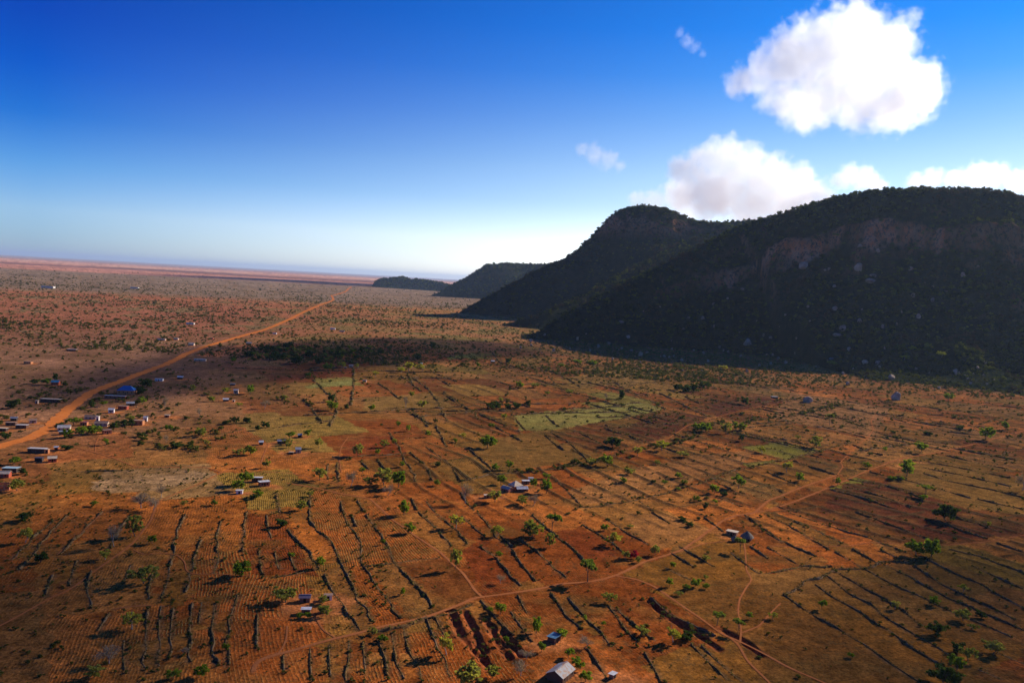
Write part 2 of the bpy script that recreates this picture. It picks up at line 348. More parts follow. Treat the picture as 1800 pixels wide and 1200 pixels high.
# trees: base x, y, height, width (px), kind
TREES = """44,953,24,22,Y;72,988,18,19,D;200,960,40,24,B;237,942,34,27,O;267,955,14,16,G;253,1025,30,40,O;425,1012,27,34,G;232,1105,28,30,Y;185,983,16,20,Y;192,1165,26,34,B;397,1142,12,12,G;42,915,14,20,D;325,1148,10,16,B;
350,1190,18,26,G;305,1192,16,22,G;165,1190,18,28,O;283,875,24,18,B;248,892,24,30,B;269,896,22,22,B;323,888,8,12,O;495,925,16,20,D;561,998,20,17,G;502,1058,28,40,O;567,1060,14,18,O;568,1082,20,22,O;722,937,18,23,G;710,905,28,20,G;
802,928,26,26,Y;873,942,20,22,Y;800,1000,40,18,O;708,1045,14,9,G;674,957,10,8,G;785,1150,36,32,Y;825,1207,44,46,O;865,1190,22,24,O;888,1132,16,10,G;880,1078,20,20,G;862,1075,10,12,G;672,1127,12,17,G;655,1115,12,16,O;513,980,10,12,G;875,980,12,14,G;
880,1025,18,16,B;540,1085,9,16,G;526,1086,8,12,G;935,945,32,38,O;970,935,34,28,A;967,962,26,19,O;1033,1022,38,34,A;1078,957,22,28,Y;1062,932,12,14,G;1067,955,10,10,G;1152,975,18,16,O;1100,982,16,14,O;1112,981,15,22,R;1122,988,10,12,O;1183,998,12,10,G;
1177,1030,16,15,G;1222,1031,15,18,G;1207,1036,9,14,G;1240,1034,9,13,G;1070,1058,18,22,O;1301,970,24,19,A;1260,1099,24,21,A;1297,1112,24,19,A;1317,1087,13,12,G;1183,1128,28,28,Y;1208,1122,14,24,D;1028,1137,18,28,B;1130,1115,14,24,O;943,1112,30,22,G;
988,1122,18,20,G;952,1145,18,16,G;915,1187,26,28,B;925,1157,16,28,B;1000,1155,16,18,G;1015,1176,20,24,G;1030,1197,20,26,G;1028,1090,10,8,G;1060,1100,8,8,G;1200,915,8,14,D;1213,925,9,14,D;1228,913,6,8,D;1240,985,10,14,O;1240,1017,6,10,O;1192,1046,7,14,O;1108,927,6,12,O;
1663,915,30,30,D;1738,926,9,8,Y;1610,976,26,30,G;1637,978,30,28,G;1445,1070,16,14,G;1573,1070,14,13,Y;1693,1040,12,14,Y;1642,1062,14,17,G;1647,1115,22,25,D;1693,1090,18,22,O;1683,1146,17,19,D;1682,1176,23,22,G;1662,1202,30,38,D;1745,1148,20,28,O;1702,1160,22,22,O;
1496,1155,6,10,G;1358,1087,12,15,Y;1725,1085,12,14,D;1710,1105,8,14,O;1383,830,22,19,Y;1435,787,20,20,O;1458,747,20,14,A;1402,772,8,8,O;1594,837,29,23,G;1618,796,19,21,G;1733,773,22,22,G;1768,756,14,12,G;1667,703,12,14,G;1627,872,19,22,A;1622,879,10,16,G;1472,853,14,10,G;
1567,844,8,12,G;1586,845,8,8,G;1405,846,15,17,G;1525,823,10,16,G;1555,793,8,10,G;1797,862,28,22,B;1688,756,8,10,D;1570,761,5,10,D;1632,764,6,14,D;1078,786,22,24,D;1121,801,18,22,Y;1067,819,22,26,G;1040,817,14,20,O;1163,792,20,24,Y;1093,701,18,11,D;1276,762,22,18,O;
1300,757,16,22,G;1303,776,15,7,D;1340,796,12,17,Y;1225,757,15,18,G;1240,759,18,24,G;1298,858,25,22,G;1256,867,17,16,G;1272,872,9,13,D;1224,881,11,12,G;1257,885,8,10,G;1240,894,12,11,D;1192,841,12,14,G;1203,852,10,12,G;1168,851,8,12,G;1105,833,12,20,O;1097,849,11,15,G;
1200,803,12,20,O;1155,816,8,12,O;1148,849,8,10,D;1192,862,6,11,G;1270,652,12,24,Y;1042,646,14,18,G;1190,686,14,16,D;1204,689,14,18,D;1220,688,16,18,D;1235,684,16,18,D;1245,681,12,12,D;915,683,14,16,G;940,681,10,18,O;962,701,14,9,A;927,712,11,10,D;908,718,12,15,D;
1000,693,11,14,O;1065,704,15,8,B;937,857,18,14,G;960,867,26,26,G;937,889,24,21,B;918,886,16,22,O;960,841,10,15,G;1310,711,15,14,D;857,787,24,28,G;812,771,12,14,Y;800,778,9,9,G;752,768,13,10,G;717,758,13,9,G;700,751,12,9,G;630,802,24,20,O;560,787,20,14,O;663,798,10,10,G;
675,786,14,18,O;693,781,12,10,O;562,844,24,25,O;617,853,28,20,B;675,852,30,34,O;700,857,32,26,G;650,853,16,24,O;682,870,20,22,B;637,831,11,10,G;583,721,18,23,G;583,706,17,12,D;609,719,11,10,D;653,724,14,13,G;742,718,16,17,O;713,716,20,12,B;723,698,13,10,O;500,703,9,12,O;
542,663,9,12,G;468,751,11,14,D;453,756,10,10,D;465,718,15,18,B;718,652,22,24,Y;740,654,15,26,Y;705,655,12,16,Y;660,662,12,14,Y;600,647,12,17,Y;628,649,11,10,Y;576,651,14,17,G;862,719,14,18,D;873,718,15,17,D;893,719,11,12,D;880,706,10,8,O;813,643,8,6,D;840,646,10,8,G;
893,638,11,12,D;870,827,14,15,G;895,825,17,14,G;770,819,8,12,D;707,821,11,12,G;863,751,8,11,G;765,743,10,7,D;885,736,10,14,Y;880,851,18,17,G;768,853,11,13,G;530,897,17,20,O;546,872,10,12,O;455,874,13,20,G;507,787,11,12,O;510,771,13,16,G;540,767,13,14,G;505,782,12,15,O;
468,822,16,14,O;818,884,36,26,B;870,882,22,24,O;350,732,15,11,B;297,757,11,13,G;352,767,15,21,O;292,777,13,11,B;363,783,11,10,O;310,787,10,22,D;186,782,12,10,G;118,790,9,17,D;290,720,22,12,B;435,743,11,15,D;412,744,14,12,D;396,746,9,12,D;420,802,15,19,O;440,799,17,20,G;
248,768,9,15,D;162,764,11,15,G;140,767,17,20,G;120,769,15,16,G;130,747,13,20,G;103,751,9,12,D;170,762,15,24,G;200,753,11,18,D;220,749,13,19,D;230,741,11,14,O;250,711,13,16,G;162,716,13,12,D;182,714,9,12,G;22,718,17,18,D;10,772,13,16,D;61,674,8,12,D;97,669,14,9,D;
82,676,11,15,G;258,680,15,20,D;247,692,13,14,D;338,689,13,10,O;372,706,10,12,G;395,691,9,18,Y;440,692,17,16,G;420,716,10,12,Y;30,862,19,20,O;25,816,13,17,G;40,833,11,13,D;430,852,24,26,G;418,862,19,24,G;445,877,10,12,D;377,888,10,12,G;165,889,8,12,G;520,640,16,24,D;
490,632,15,22,D;545,628,14,20,D;470,618,14,20,D;505,612,13,20,D;560,640,13,16,D;435,628,12,18,D;760,612,16,14,D;735,632,12,14,D;598,628,12,16,D;670,622,10,14,D;1461,643,10,24,G;1632,615,12,20,Y;1603,617,9,14,Y;1655,627,10,18,Y;1590,632,9,16,Y;1015,640,9,16,G;985,646,8,14,G"""
TREES = [(float(a), float(b), float(c), float(d), e.strip()) for a, b, c, d, e in (t.split(',') for t in TREES.replace('\n', '').split(';'))]
# whole plots drawn round: colour, row strength, crop strength, outline
PLOTS = [('crop', .7, .9, "903,730 975,722 1050,714 1120,706 1172,718 1120,730 1040,744 960,757 915,757"), ('maroon', .3, 0, "1095,752 1180,722 1245,733 1215,750 1150,775 1130,780"), ('maroon', .2, 0, "1245,714 1300,700 1345,695 1400,708 1350,712 1260,732"),
 ('grey', .1, 0, "160,858 180,828 300,822 380,832 345,845 270,862 190,866"), ('dkolive', .3, .5, "75,850 100,830 175,830 170,845 120,856"), ('olive', .1, 0, "1065,655 1108,645 1165,668 1092,678"), ('olive', .1, 0, "990,664 1050,656 1085,676 1020,682"),
 ('crop', .3, .6, "535,678 620,667 622,676 540,683"), ('green', .2, .6, "785,627 835,620 835,627 790,632"), ('dkred', .1, 0, "540,655 622,648 622,662 450,672"), ('dkolive', .6, .5, "870,770 950,757 1030,805 900,830 820,795"),
 ('dkred', .6, 0, "815,965 850,945 890,1000 912,1038 848,1045"), ('dkred', .5, 0, "978,935 1025,923 1090,975 1032,986"), ('tan', .05, 0, "1000,862 1120,822 1230,800 1330,790 1300,820 1200,850 1080,885 1020,885"), ('tan', .2, 0, "1100,900 1180,905 1250,930 1160,965 1110,938"),
 ('brown', .05, .05, "1172,1045 1310,1012 1370,1045 1500,1125 1620,1200 1700,1260 1360,1260 1290,1110"), ('maroon', .3, 0, "1480,850 1560,845 1680,890 1800,915 1800,940 1640,950 1440,900"), ('dkolive', .5, .5, "1600,812 1700,825 1800,842 1800,905 1700,893 1560,848"), ('tan', .3, 0, "1390,690 1500,705 1560,720 1540,770 1400,745 1350,735"),
 ('olive', .1, .1, "640,700 760,690 800,715 640,722"), ('dkred', .5, 0, "615,770 690,765 715,797 600,803"), ('tan', .1, 0, "250,705 420,700 430,735 240,765"), ('dkred', .9, .1, "430,900 500,905 545,990 560,1010 440,1010"), ('brown', .1, .2, "1450,1000 1640,985 1800,1030 1800,1130 1650,1120 1520,1060")]
# landmarks by which a tree or a bush can be found
MARKS = [(985,1183,'the large corrugated farmhouse'),(974,1122,'the small blue tin roof'),(540,1073,'the hut with a white lean-to roof'),(905,855,'the cream-roofed compound'),(457,850,'the twin white tin roofs'),
 (525,792,'the grey post-walled homestead'),(1312,943,'the round thatched hut'),(1112,978,'the red flowering bougainvillea'),(1040,1020,'the bend in the main footpath'),(1300,1128,'the crossing of three footpaths'),
 (842,1052,'the junction of the two long footpaths'),(225,686,'the bright blue hall roof'),(390,831,'the path fork below the bare grey field'),(1575,695,'the tall standing boulder'),(1361,696,'the lone white shed roof'),
 (1417,700,'the low humped boulder'),(20,827,'the grey-green tin roof'),(90,703,'the long brown schoolhouse'),(1590,806,'the path between the terraces'),(718,650,'the pale grove'),(1220,685,'the dark thicket on the tan fields'),
 (1690,1170,'the dark grove in the terraced corner'),(240,950,'the fork in the long dirt path'),(1150,786,'the shrubby stream bed'),(866,635,'the little white roof by the mountain'),(1030,730,'the pale green crop field'),
 (820,1110,'the deep eroded gullies'),(300,1110,'the dry maize rows'),(1620,972,'the twin bushes on the terraces'),(640,1050,'the long red terraces'),(185,750,'the roadside village'),(617,643,'the little cream house'),(510,620,'the dark wood in cloud shadow'),
 (80,900,'the red fields below the village'),(850,710,'the tan fields'),(1270,860,'the bare tan slope'),(1630,1050,'the far corner terraces'),(1461,632,'the white roof at the mountain foot'),(455,780,'the homestead under trees')]
# houses: px, py, length, width, wall height, turn (deg), kind, roof, wall, label
HOUSES = [
 (985,1190,11.5,8.5,2.6,58,'gable','rust','brown','large farmhouse with a patched grey corrugated roof and rusty ridge, beside green trees'),
 (974,1126,6.2,4.4,2.3,55,'shed','blue','brown','small house with a dark blue tin roof edged in white'),
 (1077,1190,3.0,2.2,1.6,50,'shed','white','mud','tiny whitish store on the bank by the corrugated farmhouse'),
 (538,1077,4.6,3.2,2.0,8,'shed','white','mud','mud hut with a bright white lean-to roof in a green yard'),
 (536,1056,5.8,3.6,2.2,8,'gable','mauve','mud','mud house with a dull mauve roof behind the white lean-to'),
 (577,1053,4.2,2.6,2.2,12,'shed','mud','white','roofless hut with one white end wall above the long terraces'),
 (567,1076,2.8,2.6,1.9,0,'hip','thatch','mud','small brown thatched store with pale posts'),
 (906,858,8.2,7.0,2.3,40,'hip','cream','brick','cream hipped roof, tallest of the compound'),
 (891,863,7.4,5.0,2.1,-40,'gable','cream','brick','low cream gable roof beside the tall hipped roof'),
 (917,863,8.0,4.6,2.1,14,'gable','white','brown','long white tin roof in front of the hipped roof'),
 (924,850,5.0,3.6,2.2,14,'shed','white','mud','narrow white lean-to behind the long white tin roof'),
 (933,846,3.2,3.0,2.6,10,'shed','grey','white','small white-walled block half hidden by a bright green tree'),
 (857,874,4.6,3.2,1.6,10,'shed','cream','mud','low cream store at the edge of the compound, below a red shrub'),
 (464,853,6.8,5.2,2.6,30,'shed','white','brick','larger of the twin white tin roofs'),
 (452,846,7.0,3.6,2.7,10,'shed','white','brown','flatter of the twin white tin roofs'),
 (421,867,4.2,2.8,2.0,10,'shed','white','white','small white shelter with an open dark front below the twin roofs'),
 (524,795,5.4,6.0,3.2,20,'gable','grey','post','grey post-walled house with a pale roof'),
 (512,798,4.6,2.6,1.9,8,'shed','cream','dark','low open shelter with pale posts next to the grey house'),
 (496,779,10.5,4.2,2.4,6,'gable','pale','dark','long pale-roofed shed among bushes'),
 (459,781,4.4,5.0,2.5,20,'gable','white','dark','house with a dark wall and white roof edge under trees'),
 (527,768,4.4,4.0,2.4,20,'gable','grey','dark','small grey roof up among the green bushes'),
 (1287,939,6.4,5.0,1.9,-30,'shed','cream','mud','low hut with a ragged cream roof near the round thatched hut'),
 (1361,700,12,8,2.6,8,'shed','white','brown','lone shed with a bright white flat roof under the mountain'),
 (1461,631,10,8,3.0,8,'shed','white','grey','single white roof in the shade at the mountain foot'),
 (866,637,9,6.5,2.8,20,'gable','white','dark','little white-roofed house on its own in the tan fields'),
 (617,645,9,6,3,8,'gable','cream','cream','cream house beside pale trees at the edge of the shade'),
 (607,648,6,5,2.2,8,'shed','pale','mud','low pale shed adjoining the cream house'),
 (641,671,7,5,2.6,0,'shed','mauve','cream','small pinkish house in the red fields'),
 (741,641,5,4,3.4,0,'shed','white','white','white hut peeping out behind the pale grove'),
 (397,705,8,6,2.4,20,'gable','white','brown','house with a bright white gable roof north of the path'),
 (415,691,7,5.5,4.0,10,'gable','pale','cream','upright cream house under yellowish trees'),
 (411,706,3,2,2.0,0,'shed','cream','cream','tiny cream outhouse between two small houses'),
 (409,677,8,4,2.0,10,'shed','pale','dark','low pale roof in bushes at the shade edge'),
 (223,692,26,16,4.6,10,'hip','bright','orange','large hall with a bright blue hipped roof'),
 (203,700,30,6,3.0,6,'shed','grey','brick','long low brick shed in front of the blue hall'),
 (98,676,11,9,3.6,12,'gable','teal','red','red-walled house with a teal blue roof across the road'),
 (90,706,27,8,3.0,2,'shed','cream','brown','long brown schoolhouse with a thin cream roof'),
 (65,709,3.5,3,3.2,2,'shed','cream','cream','small cream block beside the long schoolhouse'),
 (217,719,12,7,3.4,2,'shed','mud','red','red brick house standing in the open'),
 (229,713,10,7,3.0,30,'gable','grey','dark','grey roof behind the red brick house'),
 (196,725,7,6,3.4,15,'gable','white','white','whitewashed house with a white roof in the village'),
 (172,739,3.5,3,4.4,0,'shed','cream','white','tall narrow whitewashed block'),
 (160,736,14,6,2.4,6,'gable','mud','cream','long low house beside the tall whitewashed block'),
 (148,747,8,6,3.0,10,'shed','red','orange','orange-red walled house near the road'),
 (113,756,13,9,3.0,20,'gable','pale','cream','pale tin-roofed house by the road with trees in front'),
 (112,763,9,7,2.4,20,'shed','grey','mud','grey-roofed annex of the pale roadside house'),
 (179,748,15,8,2.8,10,'gable','mud','cream','large mud-roofed house in the middle of the village'),
 (241,746,16,7,4.0,4,'shed','mud','orange','long tan brick house at the village edge'),
 (256,740,4.5,4,4.0,10,'gable','white','white','small white house touching the long tan brick house'),
 (188,762,9,7,3.4,40,'shed','mud','orange','broken orange brick house without a roof'),
 (294,733,6,4,2.2,5,'shed','cream','mud','small cream hut in the open field near a bare tree'),
 (317,666,9,7,2.8,10,'gable','white','dark','white roof in the cloud shadow'),
 (280,669,13,7,2.6,6,'shed','grey','white','grey roofed shelter in the cloud shadow'),
 (352,634,26,7,2.8,3,'shed','white','cream','row of low white roofs in the cloud shadow'),
 (444,624,9,7,2.8,3,'shed','white','white','white roof at the rim of the dark wood'),
 (50,639,14,9,3.0,2,'shed','mud','orange','reddish house alone on the far plain'),
 (127,617,22,9,3.0,2,'shed','grey','mud','flat grey roof alone on the far plain'),
 (337,607,14,10,3.4,2,'gable','cream','cream','cream roof by the road beyond the shade'),
 (284,598,22,8,3.0,2,'shed','grey','cream','long grey roof beyond the road'),
 (310,597,12,8,3.0,2,'shed','white','cream','white roof next to the long grey roof'),
 (372,596,10,7,3.0,2,'shed','cream','red','small cream roof close to the road beyond the shade'),
 (438,606,14,10,3.8,2,'gable','cream','mud','tan house at the end of the orange clearing'),
 (66,794,17,7,2.8,3,'shed','pale','brown','long brown building below the road with a pale roof'),
 (83,796,3.4,3,3.0,3,'shed','cream','orange','small orange block at the end of the long brown building'),
 (99,790,3.4,3,2.2,20,'gable','white','red','tiny red and white hut by the road'),
 (92,811,5.6,4.6,2.6,30,'gable','cream','red','small cream-roofed hut with a red wall'),
 (69,810,5.0,4,2.2,10,'shed','dark','dark','low dark hut with black front'),
 (20,829,9.5,6,2.6,6,'shed','teal2','dark','house with a grey-green tin roof near the frame edge'),
 (6,838,8.5,5,2.6,12,'gable','cream','red','cream-roofed red house next to the grey-green roof'),
 (4,860,8,6,3.4,28,'open','none','orange','unfinished orange brick house with window holes and no roof'),
 (39,752,12,7,2.8,8,'shed','pale','brown','pale roofed house west of the road'),
 (20,747,11,6,2.6,12,'shed','mud','brown','mud roofed house west of the road'),
 (25,739,7,5,2.6,10,'gable','grey','dark','small grey roof west of the road'),
 (5,757,10,5,2.4,2,'shed','cream','dark','thin cream roof at the very edge west of the road'),
 (58,743,8,5,2.8,30,'gable','mud','cream','tan gabled house between the road and the pale roof'),
 (585,579,18,10,4,2,'shed','white','white','white roof far out on the sunlit plain'),
 (601,583,18,8,3,2,'shed','grey','grey','grey roof beside the far white roof'),
 (483,587,12,8,3,2,'shed','white','white','tiny white house below the far road'),
 (335,570,26,12,4,2,'shed','white','white','lone white house on the red plain beyond the road bend'),
 (237,507,60,24,7,2,'shed','white','white','pale speck of a building far off at the edge of the dark bush'),
 (85,506,80,30,8,2,'shed','white','white','widest pale building far off at the edge of the dark bush'),
]
BOULDERS_LIT = [(1575,703,17,17,'tall rounded boulder standing alone at the top of the terraces'),(1419,707,26,14,'low humped boulder in shrubs near the lone white shed'),(1490,677,12,9,'whitish rock at the edge of the scrub'),
 (1481,659,8,8,'pale rock in the scrub above the whitish rock'),(933,602,12,10,'pinkish boulder at the corner of the mountain shadow'),(915,612,7,8,'small bright boulder on the red soil'),(957,590,9,6,'small white boulder beside the shadow edge'),
 (1126,626,13,12,'brown boulder on the dark foot slope'),(1540,642,14,10,'grey rock on the lit knoll'),(1520,640,16,10,'broad grey rock on the lit knoll'),(1568,667,13,11,'dark boulder above the tall rounded boulder'),(1335,645,9,10,'pinkish rock at the foot of the slope'),
 (1199,652,8,5,'flat pale rock at the field edge'),(1234,653,9,4,'flat pale slab at the field edge'),(1066,654,4,4,'small pale stone on the tan field')]
BOULDERS = """1314,607,26,17;1412,472,40,16;1509,478,26,20;1535,487,24,8;1531,498,26,12;1543,443,13,11;1466,505,12,6;1447,524,7,6;1467,546,18,10;1605,522,10,9;1639,531,13,10;1692,486,13,12;1663,513,12,4;1614,559,11,10;
1510,569,15,12;1481,581,18,14;1471,592,20,9;1492,616,10,10;1600,475,16,8;1551,576,11,8;1305,511,12,7;1279,526,7,5;1254,537,12,8;1202,582,14,10;1235,561,12,8;1255,575,7,7;1211,560,8,5;1092,567,14,5;1104,595,11,9;1015,596,9,7;
1424,566,8,5;1398,622,9,5;1355,596,12,7;1371,575,6,4;1450,477,7,6;1457,475,8,8;1512,435,16,8;1400,596,9,5;1360,605,7,5;1631,589,5,4;1577,571,6,6;1585,549,5,6;1555,614,5,7;1342,591,8,7;1280,620,9,6;1245,636,8,6;1070,605,12,6;
1085,612,10,5;1110,617,12,5;1052,608,10,5;1625,500,7,5;1640,505,8,4;1720,470,9,5;1160,540,7,4;1131,548,6,4;1355,640,7,6;1348,625,8,5;1220,617,7,5;1265,612,10,6;1180,600,6,4;1030,588,7,4;1420,540,7,5;1380,555,7,5;1330,565,6,4;1300,585,7,4;1515,545,7,5"""
BOULDERS = [tuple(float(v) for v in t.split(',')) for t in BOULDERS.replace('\n', '').split(';')]
# fields with a colour of their own: px, py, colour, row strength, crop strength
FIELDS = [(1000,740,'crop',.8,1.0),(1080,722,'crop',.8,1.0),(930,745,'crop',.8,1.),(1190,735,'maroon',.25,0),(1100,755,'maroon',.3,0),(1240,715,'maroon',.2,0),(1300,705,'maroon',.2,0),(1290,712,'maroon',.2,0),(1150,655,'olive',.1,0),(1140,665,'olive',.1,0),(1030,668,'olive',.1,0),
 (1070,675,'olive',.1,0),(1050,690,'olive',.1,0),(1200,650,'maroon',0,0),(1160,690,'olive',.2,.3),(1140,710,'crop',.5,.6),(960,760,'dkolive',.5,.4),(1000,800,'dkolive',.6,.4),(930,800,'dkolive',.6,.5),(880,790,'dkolive',.6,.5),(850,800,'dkolive',.6,.5),(1050,790,'maroon',.6,.2),
 (1060,765,'maroon',.5,.1),(570,915,'red',1,1),(575,905,'red',1,1),(600,960,'red',1,.8),(650,930,'red',.8,.5),(680,930,'red',.9,.8),(640,1000,'red',.7,.2),(540,950,'orange',.05,0),(560,980,'orange',.05,0),(460,1110,'red',1,1),(330,1100,'red',1,1),(290,1110,'red',.9,.8),(400,1090,'red',1,.9),
 (430,1060,'red',1,.9),(280,930,'orange',1,0),(300,930,'orange',1,0),(240,845,'grey',.1,0),(300,840,'grey',.1,0),(200,855,'grey',.1,0),(340,840,'grey',.1,0),(90,840,'dkolive',.3,.6),(130,845,'dkolive',.3,.5),(530,1120,'dkolive',.3,.1),(540,1105,'dkolive',.3,.1),(850,1010,'dkred',.6,0),
 (930,1000,'dkred',.6,0),(980,970,'dkred',.4,0),(1010,960,'dkred',.4,0),(1060,990,'dkred',.4,0),(1170,920,'tan',.5,0),(1150,930,'tan',.5,0),(1120,1150,'dkred',1,0),(1060,1120,'dkred',1,0),(1180,1180,'dkred',1,0),(1240,1180,'dkred',1,0),(920,1090,'dkred',1,0),(960,1080,'dkred',.9,0),(1400,1120,'dkolive',.05,.1),
 (1350,1170,'dkolive',.05,.1),(1300,1050,'dkolive',.1,.1),(1450,1180,'dkolive',.05,.1),(1380,1010,'grey2',.1,0),(1430,1010,'grey2',.1,0),(1650,1020,'olive2',.1,.2),(1700,990,'olive2',.1,.3),(1750,1000,'olive2',.1,.3),(1600,1100,'grey2',.3,0),(1700,860,'dkolive',.5,.6),(1750,850,'dkolive',.5,.6),(1650,840,'dkolive',.5,.4),
 (1700,840,'dkolive',.5,.4),(1750,820,'dkolive',.4,.4),(1530,880,'dkred',.3,0),(1480,880,'dkred',.4,0),(1440,900,'dkred',.4,0),(1600,900,'dkred',.3,0),(1540,920,'maroon',.2,0),(1660,900,'maroon',.2,0),(1780,790,'maroon',.2,0),(540,670,'dkred',.2,0),(560,680,'crop',.3,.6),(580,675,'crop',.4,.7),(500,675,'olive',0,.2),
 (700,680,'dkred',.3,0),(680,675,'dkred',.3,0),(850,625,'green',.3,1),(820,627,'green',.3,1),(800,680,'olive',.1,.1),(880,680,'maroon',.2,0),(640,780,'dkred',.4,0),(660,770,'dkred',.4,0),(730,760,'red',.9,.8),(740,770,'red',.9,.8),(720,750,'dkolive',.6,.5),(420,790,'dkred',.5,0),(480,810,'orange',.9,.1),(510,805,'orange',.9,.1),
 (340,800,'tan',.6,0),(360,795,'tan',.6,0),(750,610,'dkred',.1,0),(690,612,'dkred',.1,0),(480,840,'crop2',1,.7),(500,765,'crop2',.8,.6),(530,750,'crop2',.8,.5),(560,745,'crop2',.8,.6),(690,1120,'red',.9,.4),(730,1120,'red',.9,.4),(560,1160,'red',.7,.3),(640,1160,'red',.8,.3),(1500,800,'tan',.2,0),(1450,780,'tan',.2,0)]
# ---------------------------------------------------------------- the ground
SB = np.array((.325, .125, .042))      # the plain's own red earth
COL = dict(red=(.36,.095,.03), orange=(.50,.175,.06), tan=(.36,.185,.08), maroon=(.12,.042,.028), dkred=(.23,.062,.024), olive=(.30,.185,.06), dkolive=(.21,.115,.038),
           crop=(.27,.27,.08), crop2=(.32,.24,.075), green=(.19,.25,.05), brown=(.20,.10,.04), grey=(.33,.24,.17), grey2=(.22,.14,.075), olive2=(.17,.14,.04))
RX0, RX1, RY0, RY1, RS = -560, 900, 185, 1520, 2.0
nx, ny = int((RX1 - RX0) / RS), int((RY1 - RY0) / RS)
wall = np.zeros((ny, nx), bool)
LINES = []        # (world polyline, kind)
def world(pl): return [gp(*p) for p in pl]
ROADW = world(ROAD)
PATHW = [(w_, world(p)) for w_, p in PATHS]
BUNDW = [world(p) for p in BUNDS]
CROSSW = [world(p) for p in CROSS]
GULLYW = [world(p) for p in GULLY]
def resample(pl, step):
    out = [pl[0]]
    P = np.array(pl, float)
    L = np.concatenate([[0], np.cumsum(np.hypot(*np.diff(P, axis=0).T))])
    n = max(2, int(L[-1] / step) + 1)
    s = np.linspace(0, L[-1], n)
    x = np.interp(s, L, P[:, 0]); y = np.interp(s, L, P[:, 1])
    if n > 5:      # round the corners
        k = np.array([1, 2, 3, 2, 1]) / 9.0
        xs = np.convolve(np.pad(x, 2, 'edge'), k, 'valid'); ys = np.convolve(np.pad(y, 2, 'edge'), k, 'valid')
        xs[0], ys[0], xs[-1], ys[-1] = x[0], y[0], x[-1], y[-1]
        x, y = xs, ys
    return x, y
def raster(pl, ext):
    P = np.array(pl, float)
    a = P[0] - P[1]; a /= np.hypot(*a) + 1e-9; b = P[-1] - P[-2]; b /= np.hypot(*b) + 1e-9
    P = np.vstack([P[0] + a * ext, P, P[-1] + b * ext])
    for i in range(len(P) - 1):
        n = int(np.hypot(*(P[i + 1] - P[i])) / .7) + 2
        for t in np.linspace(0, 1, n):
            q = P[i] + (P[i + 1] - P[i]) * t
            c, r = int((q[0] - RX0) / RS), int((q[1] - RY0) / RS)
            if 0 <= c < nx - 1 and 0 <= r < ny - 1: wall[r, c] = wall[r, c + 1] = True
raster(ROADW, 0)
for w_, p in PATHW: raster(p, 2)
for p in BUNDW: raster(p, 9)
for p in CROSSW + GULLYW: raster(p, 5)
lab = np.arange(1, nx * ny + 1).reshape(ny, nx); lab[wall] = 0
for it in range(14):
    old = lab.copy()
    for r in range(1, ny): lab[r] = np.where((lab[r] > 0) & (lab[r - 1] > 0), np.maximum(lab[r], lab[r - 1]), lab[r])
    for r in range(ny - 2, -1, -1): lab[r] = np.where((lab[r] > 0) & (lab[r + 1] > 0), np.maximum(lab[r], lab[r + 1]), lab[r])
    for c in range(1, nx): lab[:, c] = np.where((lab[:, c] > 0) & (lab[:, c - 1] > 0), np.maximum(lab[:, c], lab[:, c - 1]), lab[:, c])
    for c in range(nx - 2, -1, -1): lab[:, c] = np.where((lab[:, c] > 0) & (lab[:, c + 1] > 0), np.maximum(lab[:, c], lab[:, c + 1]), lab[:, c])
    if np.array_equal(old, lab): break
for it in range(3):
    for ax, sh in ((0, 1), (0, -1), (1, 1), (1, -1)):
        q = np.roll(lab, sh, ax); lab = np.where(lab == 0, q, lab)
uq, inv, cnt = np.unique(lab, return_inverse=True, return_counts=True)
inv = inv.reshape(lab.shape)
big = cnt * RS * RS > 9000
NR = 4096
rr = np.random.default_rng(11)
p_col = ['red', 'dkred', 'tan', 'red', 'dkolive', 'orange', 'maroon', 'olive', 'grey2', 'tan']
R_col = np.array([COL[p_col[i]] for i in rr.integers(0, len(p_col), NR)])
R_col = (R_col * np.array((.95, 1, .8)) * .50 + SB * .50) * (.82 + .36 * rr.random((NR, 1)))
R_row = np.clip(rr.random(NR) * 1.5 - .4, 0, 1); R_crop = np.clip(rr.random(NR) * 2 - 1.3, 0, .7)
R_jit = rr.normal(0, .05, NR) + (rr.random(NR) < .08) * 1.4
def rid_of(x, y):
    """the number of the field a point lies in"""
    x = np.asarray(x, float); y = np.asarray(y, float)
    x = x + (fbm(x / 7, y / 7, 101, 3) - .5) * 7; y = y + (fbm(x / 7, y / 7, 103, 3) - .5) * 7
    c = np.clip(((x - RX0) / RS).astype(int), 0, nx - 1); r = np.clip(((y - RY0) / RS).astype(int), 0, ny - 1)
    L = inv[r, c]
    inside = (x > RX0) & (x < RX1) & (y > RY0) & (y < RY1)
    wx = (fbm(x / 90, y / 90, 31, 2) - .5) * 24; wy = (fbm(x / 90, y / 90, 37, 2) - .5) * 24
    s = (x * .86 - .0003 * np.clip(x, 0, 700) ** 2 + y * .5 + wx); t = (-x * .5 + y * .86 + wy)
    g = np.where(y > 1300, 2.2, 1.0)
    cell = (np.floor(s / (42 * g)).astype(np.int64) * 7919 + np.floor(t / (75 * g) + np.floor(s / (42 * g)) * .37).astype(np.int64) * 104729)
    use = (~inside) | big[L]
    return np.where(use, 200 + np.abs(cell) % (NR - 1200), NR - 1000 + (L * 13) % 997).astype(int)
def is_small(x, y):
    c, r = int((x - RX0) / RS), int((y - RY0) / RS)
    return 0 <= c < nx and 0 <= r < ny and not big[inv[r, c]]
BIGPATCH = []
